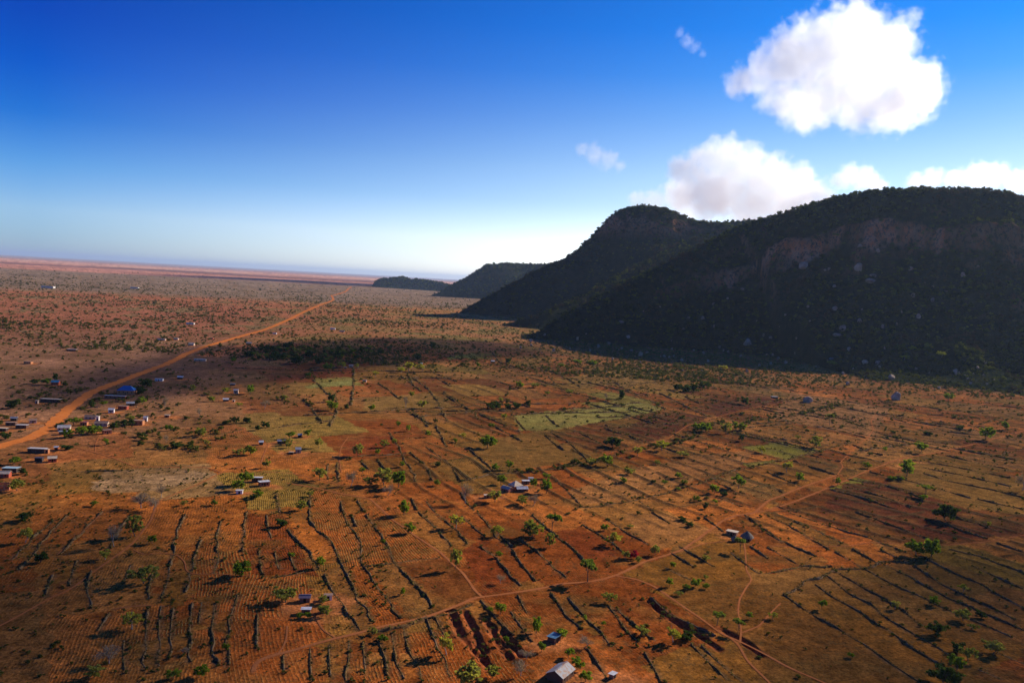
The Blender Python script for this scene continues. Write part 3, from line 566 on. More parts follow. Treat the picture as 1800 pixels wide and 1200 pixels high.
for (px, py, cn, rw, cr) in FIELDS:
    x, y = gp(px, py); i = int(rid_of(np.array([x]), np.array([y]))[0])
    f = .93 + .14 * random.random()
    R_col[i] = (np.array(COL[cn]) * np.array((.95, 1, .8)) * .72 + SB * .28) * f; R_row[i] = rw; R_crop[i] = cr
    if rw > .3: R_jit[i] = random.gauss(0, .04)

th = np.concatenate([np.arange(-180, -38, 4.0), np.arange(-38, 38, .065), np.arange(38, 180.1, 4.0)])
yy = np.concatenate([np.arange(560, 8, -.8), np.geomspace(8, 1.07, 16)])
rad = np.concatenate([[1, 40, 90, 140], 120 * 796 / yy])
TH, RD = np.meshgrid(np.radians(th), rad)
GX = (np.sin(TH) * RD).ravel(); GY = (np.cos(TH) * RD).ravel()
GZ = Hg(GX, GY)
rid = rid_of(GX, GY)
gc = R_col[rid].copy(); grow = R_row[rid].copy() * .8; gcrop = R_crop[rid].copy()
jx = (fbm(GX / 6, GY / 6, 201, 2) - .5) * 5; jy = (fbm(GX / 6, GY / 6, 203, 2) - .5) * 5
def inside(P):
    P = np.array(P); ix = np.nonzero((GX > P[:, 0].min() - 4) & (GX < P[:, 0].max() + 4) & (GY > P[:, 1].min() - 4) & (GY < P[:, 1].max() + 4))[0]
    x, y = GX[ix] + jx[ix], GY[ix] + jy[ix]; c = np.zeros(len(ix), bool)
    for i in range(len(P)):
        (x1, y1), (x2, y2) = P[i], P[i - 1]
        c ^= ((y1 > y) != (y2 > y)) & (x < (x2 - x1) * (y - y1) / (y2 - y1 + 1e-9) + x1)
    return ix[c]
plot_rows = {}
for k_, (cn, rw, cr, pl) in enumerate(PLOTS):
    ix = inside(world(poly(pl)))
    mixw = .5 if cn == 'brown' else .88
    plot_rows[k_] = ix
    gc[ix] = np.array(COL[cn]) * mixw + gc[ix] * (1 - mixw) * .8; grow[ix] = rw; gcrop[ix] = cr
# broad soils of the plain
n1 = fbm(GX / 260, GY / 260, 41, 4)[:, None]; n2 = fbm(GX / 60, GY / 60, 43, 3)[:, None]; n3 = fbm(GX / 1400, GY / 500, 47, 4)[:, None]
D = np.hypot(GX, GY)[:, None]
reds = np.array(COL['red']); tans = np.array(COL['tan']); olv = np.array(COL['olive'])
plain = reds * 1.05 * (1 - n1) + tans * 1.15 * n1
west = np.clip((-GX - 150 - .25 * (GY - 600)) / 150, 0, 1)[:, None] * np.clip((D - 480) / 150, 0, 1)   # west of the road: grazed red-tan soil
plain_w = np.array((.27, .145, .085)) * (.85 + .4 * n2)
gc = gc * (1 - west) + plain_w * west
grow *= (1 - .9 * west[:, 0]); gcrop *= (1 - west[:, 0])
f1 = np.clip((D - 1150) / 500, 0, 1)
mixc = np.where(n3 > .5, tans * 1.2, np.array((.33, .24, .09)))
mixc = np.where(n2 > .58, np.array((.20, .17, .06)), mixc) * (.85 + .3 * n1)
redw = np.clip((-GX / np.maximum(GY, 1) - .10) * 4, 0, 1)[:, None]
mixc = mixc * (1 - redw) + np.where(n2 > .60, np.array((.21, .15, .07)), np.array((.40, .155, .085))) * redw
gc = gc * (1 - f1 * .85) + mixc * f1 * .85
# far belts: dark bush, then pale and mauve flats; the last has haze in its colour
lw = (fbm(GX / 5000, GY / 900, 51, 4)[:, None] - .5)
belt = D * (1 + .25 * lw)
def band(a, b, e): return np.clip((belt - a) / e, 0, 1) * np.clip((b - belt) / e, 0, 1)
st = fbm(GX / 3000, GY / 300, 57, 4)[:, None]
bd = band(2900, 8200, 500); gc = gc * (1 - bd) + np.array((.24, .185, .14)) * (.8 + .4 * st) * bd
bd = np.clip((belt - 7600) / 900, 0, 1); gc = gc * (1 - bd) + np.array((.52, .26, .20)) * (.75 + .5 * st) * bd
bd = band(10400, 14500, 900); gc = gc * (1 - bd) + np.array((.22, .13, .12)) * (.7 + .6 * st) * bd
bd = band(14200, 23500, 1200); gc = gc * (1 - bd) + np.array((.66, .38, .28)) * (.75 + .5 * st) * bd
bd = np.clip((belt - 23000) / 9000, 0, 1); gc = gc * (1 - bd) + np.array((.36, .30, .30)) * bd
farf = np.clip((1500 - D[:, 0]) / 400, 0, 1); grow *= farf; gcrop *= farf
n4 = fbm(GX / 9, GY / 9, 61, 4)[:, None]; n5 = fbm(GX / 28, GY / 18, 67, 4)[:, None]
gc *= (.68 + .64 * n2) * (.70 + .60 * n4)
k5 = np.clip((n5 - .52) * 5, 0, 1) * np.clip((n4 - .35) * 4, 0, 1) * np.clip((9000 - D) / 3000, 0, 1) * .45      # dry grass in drifts
gc = gc * (1 - k5) + np.array((.27, .16, .06)) * k5
k6 = np.clip((fbm(GX / 33, GY / 21, 69, 4)[:, None] - .60) * 7, 0, 1) * np.clip((9000 - D) / 3000, 0, 1) * .55    # scrubby ground
gc = gc * (1 - k6) + np.array((.13, .085, .035)) * k6
fm = np.clip((D - 380) / 500, 0, 1); gc *= 1 - fm * np.array((.15, .02, -.50)) * (1 - np.clip((D - 900) / 2200, 0, 1)); fz = np.clip((D - 900) / 2200, 0, 1); gc *= np.array((1.0, .82, .52)) * (1 - fz) + np.array((1.14, 1.02, .90)) * fz  # tint by distance: haze painted into the soil colour, paler and bluer outward
def near(pl, reach):
    P = np.array([p[:2] for p in pl])
    m = (GX > P[:, 0].min() - reach) & (GX < P[:, 0].max() + reach) & (GY > P[:, 1].min() - reach) & (GY < P[:, 1].max() + reach)
    ix = np.nonzero(m)[0]
    if not len(ix): return ix, None
    d, _ = seg_dist(GX[ix], GY[ix], P)
    k = d < reach
    return ix[k], d[k]
def paint(ix, a, c):
    a = np.clip(a, 0, 1)[:, None]; gc[ix] = gc[ix] * (1 - a) + np.array(c) * a
    grow[ix] *= 1 - a[:, 0]; gcrop[ix] *= 1 - a[:, 0]
# grassy balks between the plots that no bank marks
wx = (fbm(GX / 90, GY / 90, 31, 2) - .5) * 24; wy = (fbm(GX / 90, GY / 90, 37, 2) - .5) * 24
s_ = GX * .86 - .0003 * np.clip(GX, 0, 700) ** 2 + GY * .5 + wx; t_ = -GX * .5 + GY * .86 + wy; g_ = np.where(GY > 1300, 2.2, 1.0)
for sp_ in (17.0,):
    ds = np.abs(((s_ / (sp_ * g_)) + .5) % 1 - .5) * sp_ * g_; dt_ = np.abs(((t_ / (75 * g_) + np.floor(s_ / (42 * g_)) * .37) + .5) % 1 - .5) * 75 * g_
    m_ = np.clip(1.15 - np.minimum(ds, dt_ * 1.2) / (1.35 + D[:, 0] * .0016), 0, 1) * np.clip(vn(GX / 9, GY / 9, 71) * 3 + .1, 0, 1) * (1 - west[:, 0]) * np.clip((2200 - D[:, 0]) / 500, 0, 1) * np.clip((D[:, 0] - 380) / 90, 0, 1) * np.clip(vn(s_ / 110, t_ / 110, 77) * 5 - .1, 0, 1) * np.clip((GX + 90) / 60, 0, 1)
    for k_, ix in plot_rows.items():
        if PLOTS[k_][0] in ('crop', 'grey', 'green', 'brown', 'dkolive'): m_[ix] = 0
    for w_, pl in PATHW + [(9, ROADW)]:
        ix, _d = near(pl, w_ * .5 + 2.5); m_[ix] = 0
    gc = gc * (1 - .9 * m_[:, None]) + np.array((.07, .05, .022)) * .9 * m_[:, None]; GZ += .9 * m_
for pl in BUNDW + CROSSW:
    ix, d = near(pl, 3.0)
    if len(ix): paint(ix, (1.9 - d - 1.2 * vn(GX[ix] / 2.5, GY[ix] / 2.5, 5)) / 1.2 * .6, (.13, .075, .035))
for pl in GULLYW:
    ix, d = near(pl, 9.0)
    if len(ix):
        paint(ix, (3.0 - d) / 2, (.26, .075, .026)); GZ[ix] -= 1.5 * np.clip(1 - ((d + 1.6 * vn(GX[ix] / 3, GY[ix] / 3, 88)) / 3.0) ** 2, 0, 1) * (.6 + .7 * vn(GX[ix] / 6, GY[ix] / 6, 8))
for (hx, hy, *_r) in HOUSES:
    x, y = gp(hx, hy); ix, d = near([(x - 4, y), (x + 4, y)], 16)
    if len(ix): paint(ix, (8 - d + 9 * (vn(GX[ix] / 5, GY[ix] / 5, 6) - .5)) / 4 * .6, (.46, .16, .05))
clear = world(poly("372,624 392,620 420,613 445,607"))
ix, d = near(clear, 26)
paint(ix, (20 - d) / 4, (.60, .21, .08))
for w_, pl in PATHW:
    ix, d = near(pl, w_ + 3); paint(ix, (w_ * .32 + .3 - d + .8 * (vn(GX[ix] / 3, GY[ix] / 3, 19) - .5)) / 1.3 * .8, (.40, .135, .042))
ix, d = near(ROADW, 15); paint(ix, (4.6 - d) / 1.2, (.62, .19, .045))
# rows run along the field banks, whose bearing turns slowly across the plain
ang = np.radians(26 + 14 * np.clip(GX / 350, -1, 1)); 
cx = (np.round(GX / 120) * 120); ang_f = np.radians(26 + 14 * np.clip(cx / 350, -1, 1)) + R_jit[rid]
ang_f = np.radians(24 + 13 * np.clip(fbm(rid * .37, rid * .11, 3, 1) - .5, -1, 1)) + R_jit[rid]
# use each field's own middle for its bearing
mx = np.bincount(rid, GX, NR) / np.maximum(np.bincount(rid, minlength=NR), 1)
ang_f = np.radians(24 + 16 * np.clip(mx[rid] / 420, -1, 1)) + R_jit[rid]
grc = GX * np.cos(ang_f) + GY * np.sin(ang_f) + 2.2 * (fbm(GX / 45, GY / 45, 71, 2) - .5) * 4
nr, nc = TH.shape
I = np.arange(nr * nc).reshape(nr, nc)
F = np.stack([I[:-1, :-1], I[1:, :-1], I[1:, 1:], I[:-1, 1:]], -1).reshape(-1, 4)[:, ::-1]
def add_attr(me, name, typ, data, dom='POINT'):
    a = me.attributes.new(name, typ, dom)
    if typ == 'FLOAT_COLOR':
        d = np.ones((len(data), 4), np.float32); d[:, :3] = data; a.data.foreach_set('color', d.ravel())
    else: a.data.foreach_set('value', np.asarray(data, np.float32))
m, t = mat('soil'); N = NT(t)
tc = N.n('TexCoord').outputs['Object']
ac = N.n('Attribute', attribute_name='Col').outputs['Color']
ar = N.n('Attribute', attribute_name='rowc').outputs['Fac']
ak = N.n('Attribute', attribute_name='rowk').outputs['Fac']
ap = N.n('Attribute', attribute_name='crop').outputs['Fac']
fine = N.noise(tc, .9, 4, .7); midn = N.noise(tc, .16, 4, .65); big_ = N.noise(tc, .035, 3, .6)
col = N.mix(1.0, ac, N.mix(N.ramp(fine, .3, .7), (.38, .36, .34), (1.72, 1.66, 1.58)), 'MULTIPLY')
col = N.mix(1.0, col, N.mix(N.ramp(midn, .3, .7), (.50, .51, .52), (1.55, 1.50, 1.40)), 'MULTIPLY')
wob = N.math('MULTIPLY', N.math('SUBTRACT', midn, .5), 1.6)
ph = N.math('MULTIPLY', N.math('ADD', ar, wob), 2 * math.pi / 1.15)
sn = N.math('SINE', ph)
ak = N.math('MULTIPLY', ak, N.ramp(big_, .34, .55))
furrow = N.math('MULTIPLY', N.ramp(sn, .0, -.9), ak)
brk = N.ramp(N.noise(tc, .3, 4, .75), .32, .68)
col = N.mix(N.math('MULTIPLY', N.math('MULTIPLY', furrow, brk), .30), col, (.07, .022, .012))
plants = N.math('MULTIPLY', N.math('MULTIPLY', N.ramp(sn, .1, .8), ap), N.ramp(N.noise(tc, .75, 3, .8), .42, .6))
col = N.mix(N.math('MULTIPLY', plants, .62), col, N.mix(N.ramp(big_, .35, .65), (.46, .36, .12), (.24, .27, .07)))
# dry grass and low weeds growing in blotches
weed = N.math('MULTIPLY', N.ramp(N.noise(tc, .42, 6, .82), .50, .57), N.ramp(big_, .36, .6))
col = N.mix(N.math('MULTIPLY', weed, .6), col, (.10, .066, .024))
hgt = N.math('ADD', N.math('MULTIPLY', sn, N.math('MULTIPLY', N.math('MULTIPLY', ak, brk), .13)), N.math('ADD', N.math('MULTIPLY', fine, .55), N.math('MULTIPLY', plants, .4)))
N.out(principled(N, col, 1.0, hgt, spec=.0, bstr=1.0, bdist=.55))
SOIL = m
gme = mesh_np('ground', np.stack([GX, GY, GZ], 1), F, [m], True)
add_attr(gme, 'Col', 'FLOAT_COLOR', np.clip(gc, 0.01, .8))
add_attr(gme, 'rowc', 'FLOAT', grc); add_attr(gme, 'rowk', 'FLOAT', np.clip(grow, 0, 1)); add_attr(gme, 'crop', 'FLOAT', np.clip(gcrop, 0, 1))
tag(link('ground', gme), 'red soil plain of small farm fields reaching the horizon', kind='structure')

# ---------------------------------------------------------------- road and footpaths
m, t = mat('dirt'); N = NT(t); tc = N.n('TexCoord').outputs['Object']
c_ = N.mix(N.ramp(N.noise(tc, .25, 4, .65), .3, .7), (.36, .115, .036), (.47, .165, .055))
c_ = N.mix(N.math('MULTIPLY', N.ramp(N.noise(tc, 1.1, 3, .7), .5, .7), .5), c_, (.30, .10, .04))
N.out(principled(N, c_, 1.0, N.noise(tc, .8, 3), spec=0, bstr=.6, bdist=.2)); DIRT = m
ROADM = DIRT.copy(); ROADM.name = 'road_dirt'
for n_ in ROADM.node_tree.nodes:
    if n_.bl_idname == 'ShaderNodeMix':
        if n_.inputs[6].default_value[0] > .34: n_.inputs[6].default_value = (.60, .16, .03, 1); n_.inputs[7].default_value = (.72, .23, .055, 1)
def ribbon(name, pl, width, label, lift=.07):
    x, y = resample(pl, 2.0)
    dx, dy = np.gradient(x), np.gradient(y); L = np.hypot(dx, dy) + 1e-9; nx_, ny_ = -dy / L, dx / L
    s = np.arange(len(x)); wl = width * .5 * (.7 + .7 * vn(s * .35, s * 0, 3)); wr = width * .5 * (.7 + .7 * vn(s * .35, s * 0 + 5, 7))
    V = []
    for o in (-1, 0, 1):
        f = np.where(o < 0, wl, wr) * o
        X, Y = x + nx_ * f, y + ny_ * f
        V.append(np.stack([X, Y, Hg(X, Y) + lift + np.hypot(X, Y) * 1.6e-4 + (0.02 if o == 0 else 0)], 1))
    n = len(x); V = np.concatenate(V); i = np.arange(n - 1)
    F = np.concatenate([np.stack([i + n * k, i + 1 + n * k, i + 1 + n * (k + 1), i + n * (k + 1)], 1) for k in (0, 1)])[:, ::-1]
    return tag(link(name, mesh_np(name, V, F, [ROADM if name == 'road' else DIRT], True)), label, kind='structure')
ribbon('road', ROADW, 8.2, 'wide orange dirt road running straight across the plain', .12)
for w_, pl in PATHW: ribbon('footpath', pl, w_ * .36, 'narrow trodden earth path between the fields')

# ---------------------------------------------------------------- field banks
def side_word(px, py):
    """the landmark closest to a point of the ground, and its rank order key"""
    x, y = gp(px, py)
    b = None
    for mx_, my_, ph_ in MARKS:
        X, Y = MW[ph_]
        d = math.hypot((X - x), (Y - y) * .8)
        if b is None or d < b[0]: b = (d, ph_)
    return b
MW = {ph_: gp(mx_, my_) for mx_, my_, ph_ in MARKS}
def leaf_mat(name, c1, c2, tr=.35, dark=None):
    m, t = mat(name); N = NT(t)
    oi = N.n('ObjectInfo').outputs['Random']
    geo = N.n('NewGeometry').outputs['Random Per Island']
    tc = N.n('TexCoord').outputs['Object']
    c = N.mix(N.math('POWER', oi, 1.5 if name == 'leaf_forest' else 1.0), c1, c2)
    if name == 'leaf_forest':      # leafless brown stands among the green
        wp = N.n('NewGeometry').outputs['Position']
        c = N.mix(N.ramp(N.noise(wp, .012, 4, .7), .48, .62), c, (.085, .055, .045))
    c = N.mix(1.0, c, N.mix(geo, (.55, .58, .55), (1.45, 1.4, 1.3)), 'MULTIPLY')
    d = N.n('BsdfDiffuse'); N.l(c, d.inputs[0])
    tl = N.n('BsdfTranslucent'); N.l(N.mix(1.0, c, (1.3, 1.25, .6), 'MULTIPLY'), tl.inputs[0])
    mx_ = N.n('MixShader'); mx_.inputs[0].default_value = tr
    N.l(d.outputs[0], mx_.inputs[1]); N.l(tl.outputs[0], mx_.inputs[2]); N.out(mx_.outputs[0])
    return m
LM = dict(G=leaf_mat('leaf_green', (.15, .23, .022), (.23, .29, .035), .55), Y=leaf_mat('leaf_yellow_green', (.30, .32, .04), (.38, .34, .06), .5), O=leaf_mat('leaf_olive', (.23, .25, .05), (.32, .31, .08), .55),
          A=leaf_mat('leaf_acacia', (.13, .19, .03), (.19, .22, .05), .5), D=leaf_mat('leaf_dark', (.05, .085, .02), (.075, .11, .025), .4), R=leaf_mat('blossom_red', (.45, .03, .05), (.38, .02, .04), .35),
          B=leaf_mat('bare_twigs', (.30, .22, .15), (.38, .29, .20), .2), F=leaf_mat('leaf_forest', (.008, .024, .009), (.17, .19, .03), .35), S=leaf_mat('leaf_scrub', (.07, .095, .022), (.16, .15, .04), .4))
m, t = mat('bank_brush'); N = NT(t); tc = N.n('TexCoord').outputs['Object']
c_ = N.mix(N.ramp(N.noise(tc, .7, 4, .7), .35, .65), (.085, .052, .02), (.24, .13, .05))
c_ = N.mix(N.ramp(N.noise(tc, .12, 3, .6), .5, .62), c_, (.20, .13, .07))
N.out(principled(N, c_, 1.0, N.noise(tc, 2.2, 3), spec=0, bstr=1, bdist=.3)); BANK = m
LM['K'] = leaf_mat('dry_brush', (.13, .09, .035), (.24, .17, .065), .3)
def quads(P, size, rng, flat=0.0):
    """leaf-like quads of the given sizes at points P, turned every way"""
    n = len(P); a = rng.normal(size=(n, 3)); a[:, 2] *= (1 - flat); a /= np.linalg.norm(a, axis=1)[:, None] + 1e-9
    b = rng.normal(size=(n, 3)); b = np.cross(a, b); b /= np.linalg.norm(b, axis=1)[:, None] + 1e-9
    s = np.broadcast_to(np.asarray(size, float), (n,))[:, None]
    V = np.stack([P - a * s - b * s * .7, P + a * s - b * s * .8, P + a * s * .8 + b * s, P - a * s * .9 + b * s * .8], 1).reshape(-1, 3)
    return V, np.arange(4 * n).reshape(n, 4)
def bank_mesh(pl, hw, h, rough, rng):
    x, y = resample(pl, 1.0)
    n = len(x); s = np.arange(n)
    x = x + (vn(s * .13, s * 0, 11) - .5) * 2.4; y = y + (vn(s * .13, s * 0 + 9, 12) - .5) * 2.4
    dx, dy = np.gradient(x), np.gradient(y); L = np.hypot(dx, dy) + 1e-9; nx_, ny_ = -dy / L, dx / L
    V = []; pat = np.clip(vn(s * .11, s * 0 + pl[0][0], 13) * 1.9 - .25, .08, 1.35) * (.6 + .8 * vn(s * .5, s * 0 + pl[0][1], 15)) 
    for o, z in ((-1, -.2), (-.6, .62), (0, 1), (.6, .62), (1, -.2)):
        ww = hw * (.7 + .6 * rng.random(n)) * (.6 + .5 * pat)
        X, Y = x + nx_ * ww * o, y + ny_ * ww * o
        V.append(np.stack([X, Y, Hg(X, Y) + h * z * pat * (.6 + .8 * rng.random(n))], 1))
    V = np.concatenate(V); i = np.arange(n - 1)
    F = np.concatenate([np.stack([i + n * k, i + 1 + n * k, i + 1 + n * (k + 1), i + n * (k + 1)], 1) for k in range(4)])[:, ::-1]
    q = int(n * rough); j = rng.integers(0, n, q)
    P = np.stack([x[j] + rng.normal(0, hw * .6, q), y[j] + rng.normal(0, hw * .6, q), np.zeros(q)], 1)
    P[:, 2] = Hg(P[:, 0], P[:, 1]) + h * pat[j] * (.3 + .9 * rng.random(q))
    QV, QF = quads(P, (.14 + .26 * rng.random(q)) * (.6 + h), rng)
    me = mesh_np('field_bank', np.vstack([V, QV]), np.vstack([F, QF + len(V)]), [BANK, LM['K']])
    mi = np.zeros(len(F) + len(QF), np.int32); mi[len(F):] = 1
    me.polygons.foreach_set('material_index', mi)
    return me
rb = np.random.default_rng(5)
def put_bank(pl, pxm, hw, h, rough, word):
    ph_ = side_word(*pxm)[1]
    P = np.array(pl); c0 = P.mean(0)
    o = link('field_bank', bank_mesh([(a - c0[0], b - c0[1]) for a, b in pl] if False else pl, hw, h, rough, rb))
    tag(o, f"{word} field bank, one of those around {ph_}", 'bank', f"{word} field banks around {ph_}")
for pl, q in zip(BUNDW, BUNDS):
    d = math.hypot(*pl[len(pl) // 2]); put_bank(pl, q[len(q) // 2], .14 + d * .0010, .22 + d * .0009, 1.2, 'dark scrubby')
for pl, q in zip(CROSSW, CROSS): put_bank(pl, q[len(q) // 2], .7, .6, 2.4, 'winding overgrown')
# smaller unrecorded banks between fields, further out
AUTOB = []
for k in range(170):
    x0, y0 = rb.uniform(-450, 650), rb.uniform(620, 1230)
    if y0 > 1230 - max(0, x0 - 100) * .2: continue
    if x0 < -150 - .3 * (y0 - 550): continue
    a = R(24 + 16 * max(-1, min(1, x0 / 420))) + rb.normal(0, .06) + (math.pi / 2 if rb.random() < .35 else 0); L = rb.uniform(50, 130)
    if math.hypot(x0, y0) < 520: continue
    pl = [(x0 + math.sin(a) * L * s_, y0 - math.cos(a) * L * s_) for s_ in (-.5, -.2, .15, .5)]
    AUTOB.append(pl)
    b = min(((math.hypot(X - x0, Y - y0), ph_) for ph_, (X, Y) in MW.items()))[1]
    o = link('field_bank', bank_mesh(pl, 1.0, .95, 1.2, rb)); tag(o, f"thin dark field bank, one of those around {b}", 'bank', f"thin dark field banks around {b}")
# ---------------------------------------------------------------- trees
m, t = mat('bark'); N = NT(t); tc = N.n('TexCoord').outputs['Object']
N.out(principled(N, N.mix(N.noise(tc, 3, 3), (.10, .065, .04), (.20, .15, .11)), 1.0, spec=0)); BARK = m
m, t = mat('pale_bark'); N = NT(t); tc = N.n('TexCoord').outputs['Object']
N.out(principled(N, N.mix(N.noise(tc, 3, 3), (.26, .21, .17), (.38, .33, .28)), 1.0, spec=0)); PBARK = m
def tube(pts, rads, k=5):
    V = []; F = []
    for (p, r_) in zip(pts, rads):
        for j in range(k):
            a = 2 * math.pi * j / k; V.append((p[0] + r_ * math.cos(a), p[1] + r_ * math.sin(a), p[2]))
    for i in range(len(pts) - 1):
        for j in range(k):
            F.append((i * k + j, i * k + (j + 1) % k, (i + 1) * k + (j + 1) % k, (i + 1) * k + j))
    return V, F
def trunk_mesh(rng, h0, spread, thick, mt, limbs=5):
    V, F = [], []
    def add(pts, rads):
        v, f = tube(pts, rads); o = len(V); V.extend(v); F.extend(tuple(i + o for i in q) for q in f)
    lean = rng.normal(0, .06, 2); top = (lean[0], lean[1], h0)
    add([(0, 0, -.04), (lean[0] * .3, lean[1] * .3, h0 * .4), top], [thick * 1.3, thick, thick * .8])
    for k in range(limbs):
        a = 2 * math.pi * (k + rng.random() * .6) / limbs; s = spread * (.5 + .5 * rng.random())
        e = (top[0] + math.cos(a) * s, top[1] + math.sin(a) * s, h0 + (.92 - h0) * (.45 + .5 * rng.random()))
        md = (top[0] + math.cos(a) * s * .45, top[1] + math.sin(a) * s * .45, h0 + (e[2] - h0) * .55)
        add([top, md, e], [thick * .65, thick * .4, thick * .12])
    return mesh_np('trunk', V, F, [mt], True)
def crown_mesh(rng, kind, n=520, name='crown'):
    """crowns one metre high and about one wide; leaf-sized faces in clumps with gaps between them"""
    zc, rz, rx, ncl, cr, q = dict(G=(.54, .42, .40, 30, .13, .040), Y=(.57, .38, .38, 26, .12, .036), O=(.53, .41, .42, 32, .12, .038), A=(.72, .22, .48, 26, .11, .036), D=(.47, .46, .44, 28, .15, .048), R=(.45, .42, .42, 12, .17, .05),
        B=(.62, .34, .40, 22, .13, .0), S=(.42, .40, .46, 9, .22, .085))[kind]
    P = []
    cs = []
    skew = rng.normal(0, .10, 2); sq = rng.uniform(.75, 1.2)
    for k in range(ncl):
        v = rng.normal(size=3); v /= np.linalg.norm(v); rr_ = (.35 + .75 * rng.random())
        if kind == 'A': v[2] = abs(v[2]) * .8 - .1
        c = np.array([v[0] * rx * rr_ * sq, v[1] * rx * rr_ / sq, zc + v[2] * rz * min(rr_, 1.0) * .8]); c[:2] += skew * (c[2] - .3)
        cs.append(c)
        m_ = max(6, int(n / ncl * rng.uniform(.5, 1.6))); u = rng.normal(size=(m_, 3)); u /= np.linalg.norm(u, axis=1)[:, None]
        rad_ = cr * (.65 + .6 * rng.random()) * (rng.random((m_, 1)) ** .45)
        P.append(c + u * rad_ * np.array([1, 1, .7]))
    P = np.concatenate(P)
    if kind == 'B':     # bare twigs
        V, F = [], []
        for c in cs:
            for j in range(14):
                e = c + rng.normal(size=3) * .10; s = np.array([0, 0, .30]) + (c - np.array([0, 0, .3])) * (.35 + .4 * rng.random())
                w_ = .0045; d_ = rng.normal(size=3); d_ = np.cross(d_, e - s); d_ = d_ / (np.linalg.norm(d_) + 1e-9) * w_
                o = len(V); V += [s - d_, s + d_, e + d_ * .6, e - d_ * .6]; F.append((o, o + 1, o + 2, o + 3))
        P = P[rng.random(len(P)) < .8]
        QV, QF = quads(P, .016, rng)
        V = np.vstack([np.array(V), QV]); F = np.vstack([np.array(F), QF + len(V) - len(QV)])
    else:
        V, F = quads(P, q * (.7 + .6 * rng.random(len(P))), rng)
    return mesh_np(name, V, F, [LM[kind]])
rt = np.random.default_rng(21)
PROTO = {}
for kd in 'GYOADRB':
    PROTO[kd] = []
    for v in range(1 if kd == 'R' else 4):
        h0 = dict(A=.40, G=.20, Y=.24, O=.20, D=.10, R=.12, B=.22)[kd]
        PROTO[kd].append((crown_mesh(rt, kd, dict(B=420, Y=560, O=760).get(kd, 840)), trunk_mesh(rt, h0, .32, dict(B=.022, D=.03).get(kd, .024), PBARK if kd in 'BY' else BARK, 7 if kd == 'B' else 5)))
LOOK = dict(G='bright green bushy', Y='pale yellow-green', O='olive-green feathery', A='flat-topped green', D='dark green dense', R='red flowering', B='bare grey leafless')
ORD = ['', 'second ', 'third ', 'fourth ', 'fifth ', 'sixth ', 'seventh ', 'eighth ', 'ninth ', 'tenth ', 'eleventh ', 'twelfth ', 'thirteenth ', 'fourteenth ', 'fifteenth ', 'sixteenth ', 'seventeenth ', 'eighteenth ']
def near_mark(x, y): return min(((math.hypot(X - x, (Y - y) * .8), ph_) for ph_, (X, Y) in MW.items()))
rows = []
for (px, py, h, wd, kd) in TREES:
    g = hit(px, py) if (py < 660 and px > 1400) else gp(px, py) + (None,)
    z = float(Hg(g[0], g[1])) if g[2] is None else g[2]
    dist = math.hypot(g[0], g[1], z - CAM_H); pxm = dist / FPX
    d, ph_ = near_mark(g[0], g[1])
    rows.append(dict(x=g[0], y=g[1], z=z, h=max(2.0, min(14, h * pxm * 1.06)), w=max(2.0, min(16, wd * pxm)) * (1.12 if kd != 'A' else 1.0), k=kd, ph=ph_, d=d))
bykey = {}
for r_ in rows: bykey.setdefault((r_['k'], r_['ph']), []).append(r_)
for key, v in bykey.items():
    v.sort(key=lambda r_: r_['d'])
    for i, r_ in enumerate(v):
        what = 'shrub' if key[0] in 'R' else 'tree'
        r_['label'] = f"{LOOK[key[0]]} {what} {ORD[i]}closest to {key[1]}"
        if key[0] == 'R': r_['label'] = 'crimson flowering bougainvillea bush by the main footpath'
for i, r_ in enumerate(rows):
    cm, tm = PROTO[r_['k']][i % len(PROTO[r_['k']])]
    e = empty('tree' if r_['k'] != 'R' else 'flowering_bush', (r_['x'], r_['y'], r_['z']), rt.uniform(0, 6.28))
    ww = r_['w']; e.scale = (ww, ww * rt.uniform(.85, 1.1), r_['h'])
    tag(e, r_['label'], 'tree' if r_['k'] != 'R' else 'bush', None if r_['k'] == 'R' else f"{LOOK[r_['k']]} trees on the farm plain")
    link('crown' if r_['k'] != 'B' else 'branches', cm, e); link('trunk', tm, e)

# ---------------------------------------------------------------- bushes: the ones that show largest are objects, the rest is scrub
BUSH = [crown_mesh(rt, 'S', 200, 'bush') for _ in range(5)]
def allowed(x, y):
    m_ = np.ones(len(x), bool)
    for pl, wd in [(ROADW, 9)] + [(p, w_ * .6 + .8) for w_, p in PATHW]:
        d, _ = seg_dist(x, y, pl); m_ &= d > wd
    for (hx, hy, *_r) in HOUSES:
        X, Y = gp(hx, hy); m_ &= np.hypot(x - X, y - Y) > 9
    return m_
rs = np.random.default_rng(33)
cand = []
# along the stream bed, the banks and the footpaths
for pl, sp, wd, s0, s1 in [(CROSSW[0], 3.2, 3.5, 1.6, 4.0), (CROSSW[1], 6, 2, 1, 2), (CROSSW[2], 9, 1.5, .8, 1.6), (CROSSW[4], 7, 2, .8, 1.6)] + [(p, 8, .6, .5, 1.5) for p in BUNDW] + [(p, 2.2, 1.8, .6, 1.6) for p in GULLYW] + [(p, 9, 1.2, .8, 2.4) for p in AUTOB]:
    x, y = resample(pl, sp)
    for a, b in zip(x, y):
        if rs.random() < .75: cand.append((a + rs.normal(0, wd), b + rs.normal(0, wd), rs.uniform(s0, s1)))
def field_scatter(n, x0, x1, y0, y1, s0, s1, cond=None, pw=2.2):
    x = rs.uniform(x0, x1, n); y = rs.uniform(y0, y1, n)
    k = (fbm(x / 50, y / 50, 81, 3) > rs.random(n) * .9)
    if cond is not None: k &= cond(x, y)
    for a, b in zip(x[k], y[k]): cand.append((a, b, s0 + (s1 - s0) * rs.random() ** pw))
inframe = lambda x, y: np.abs(x) < y * .68 + 25
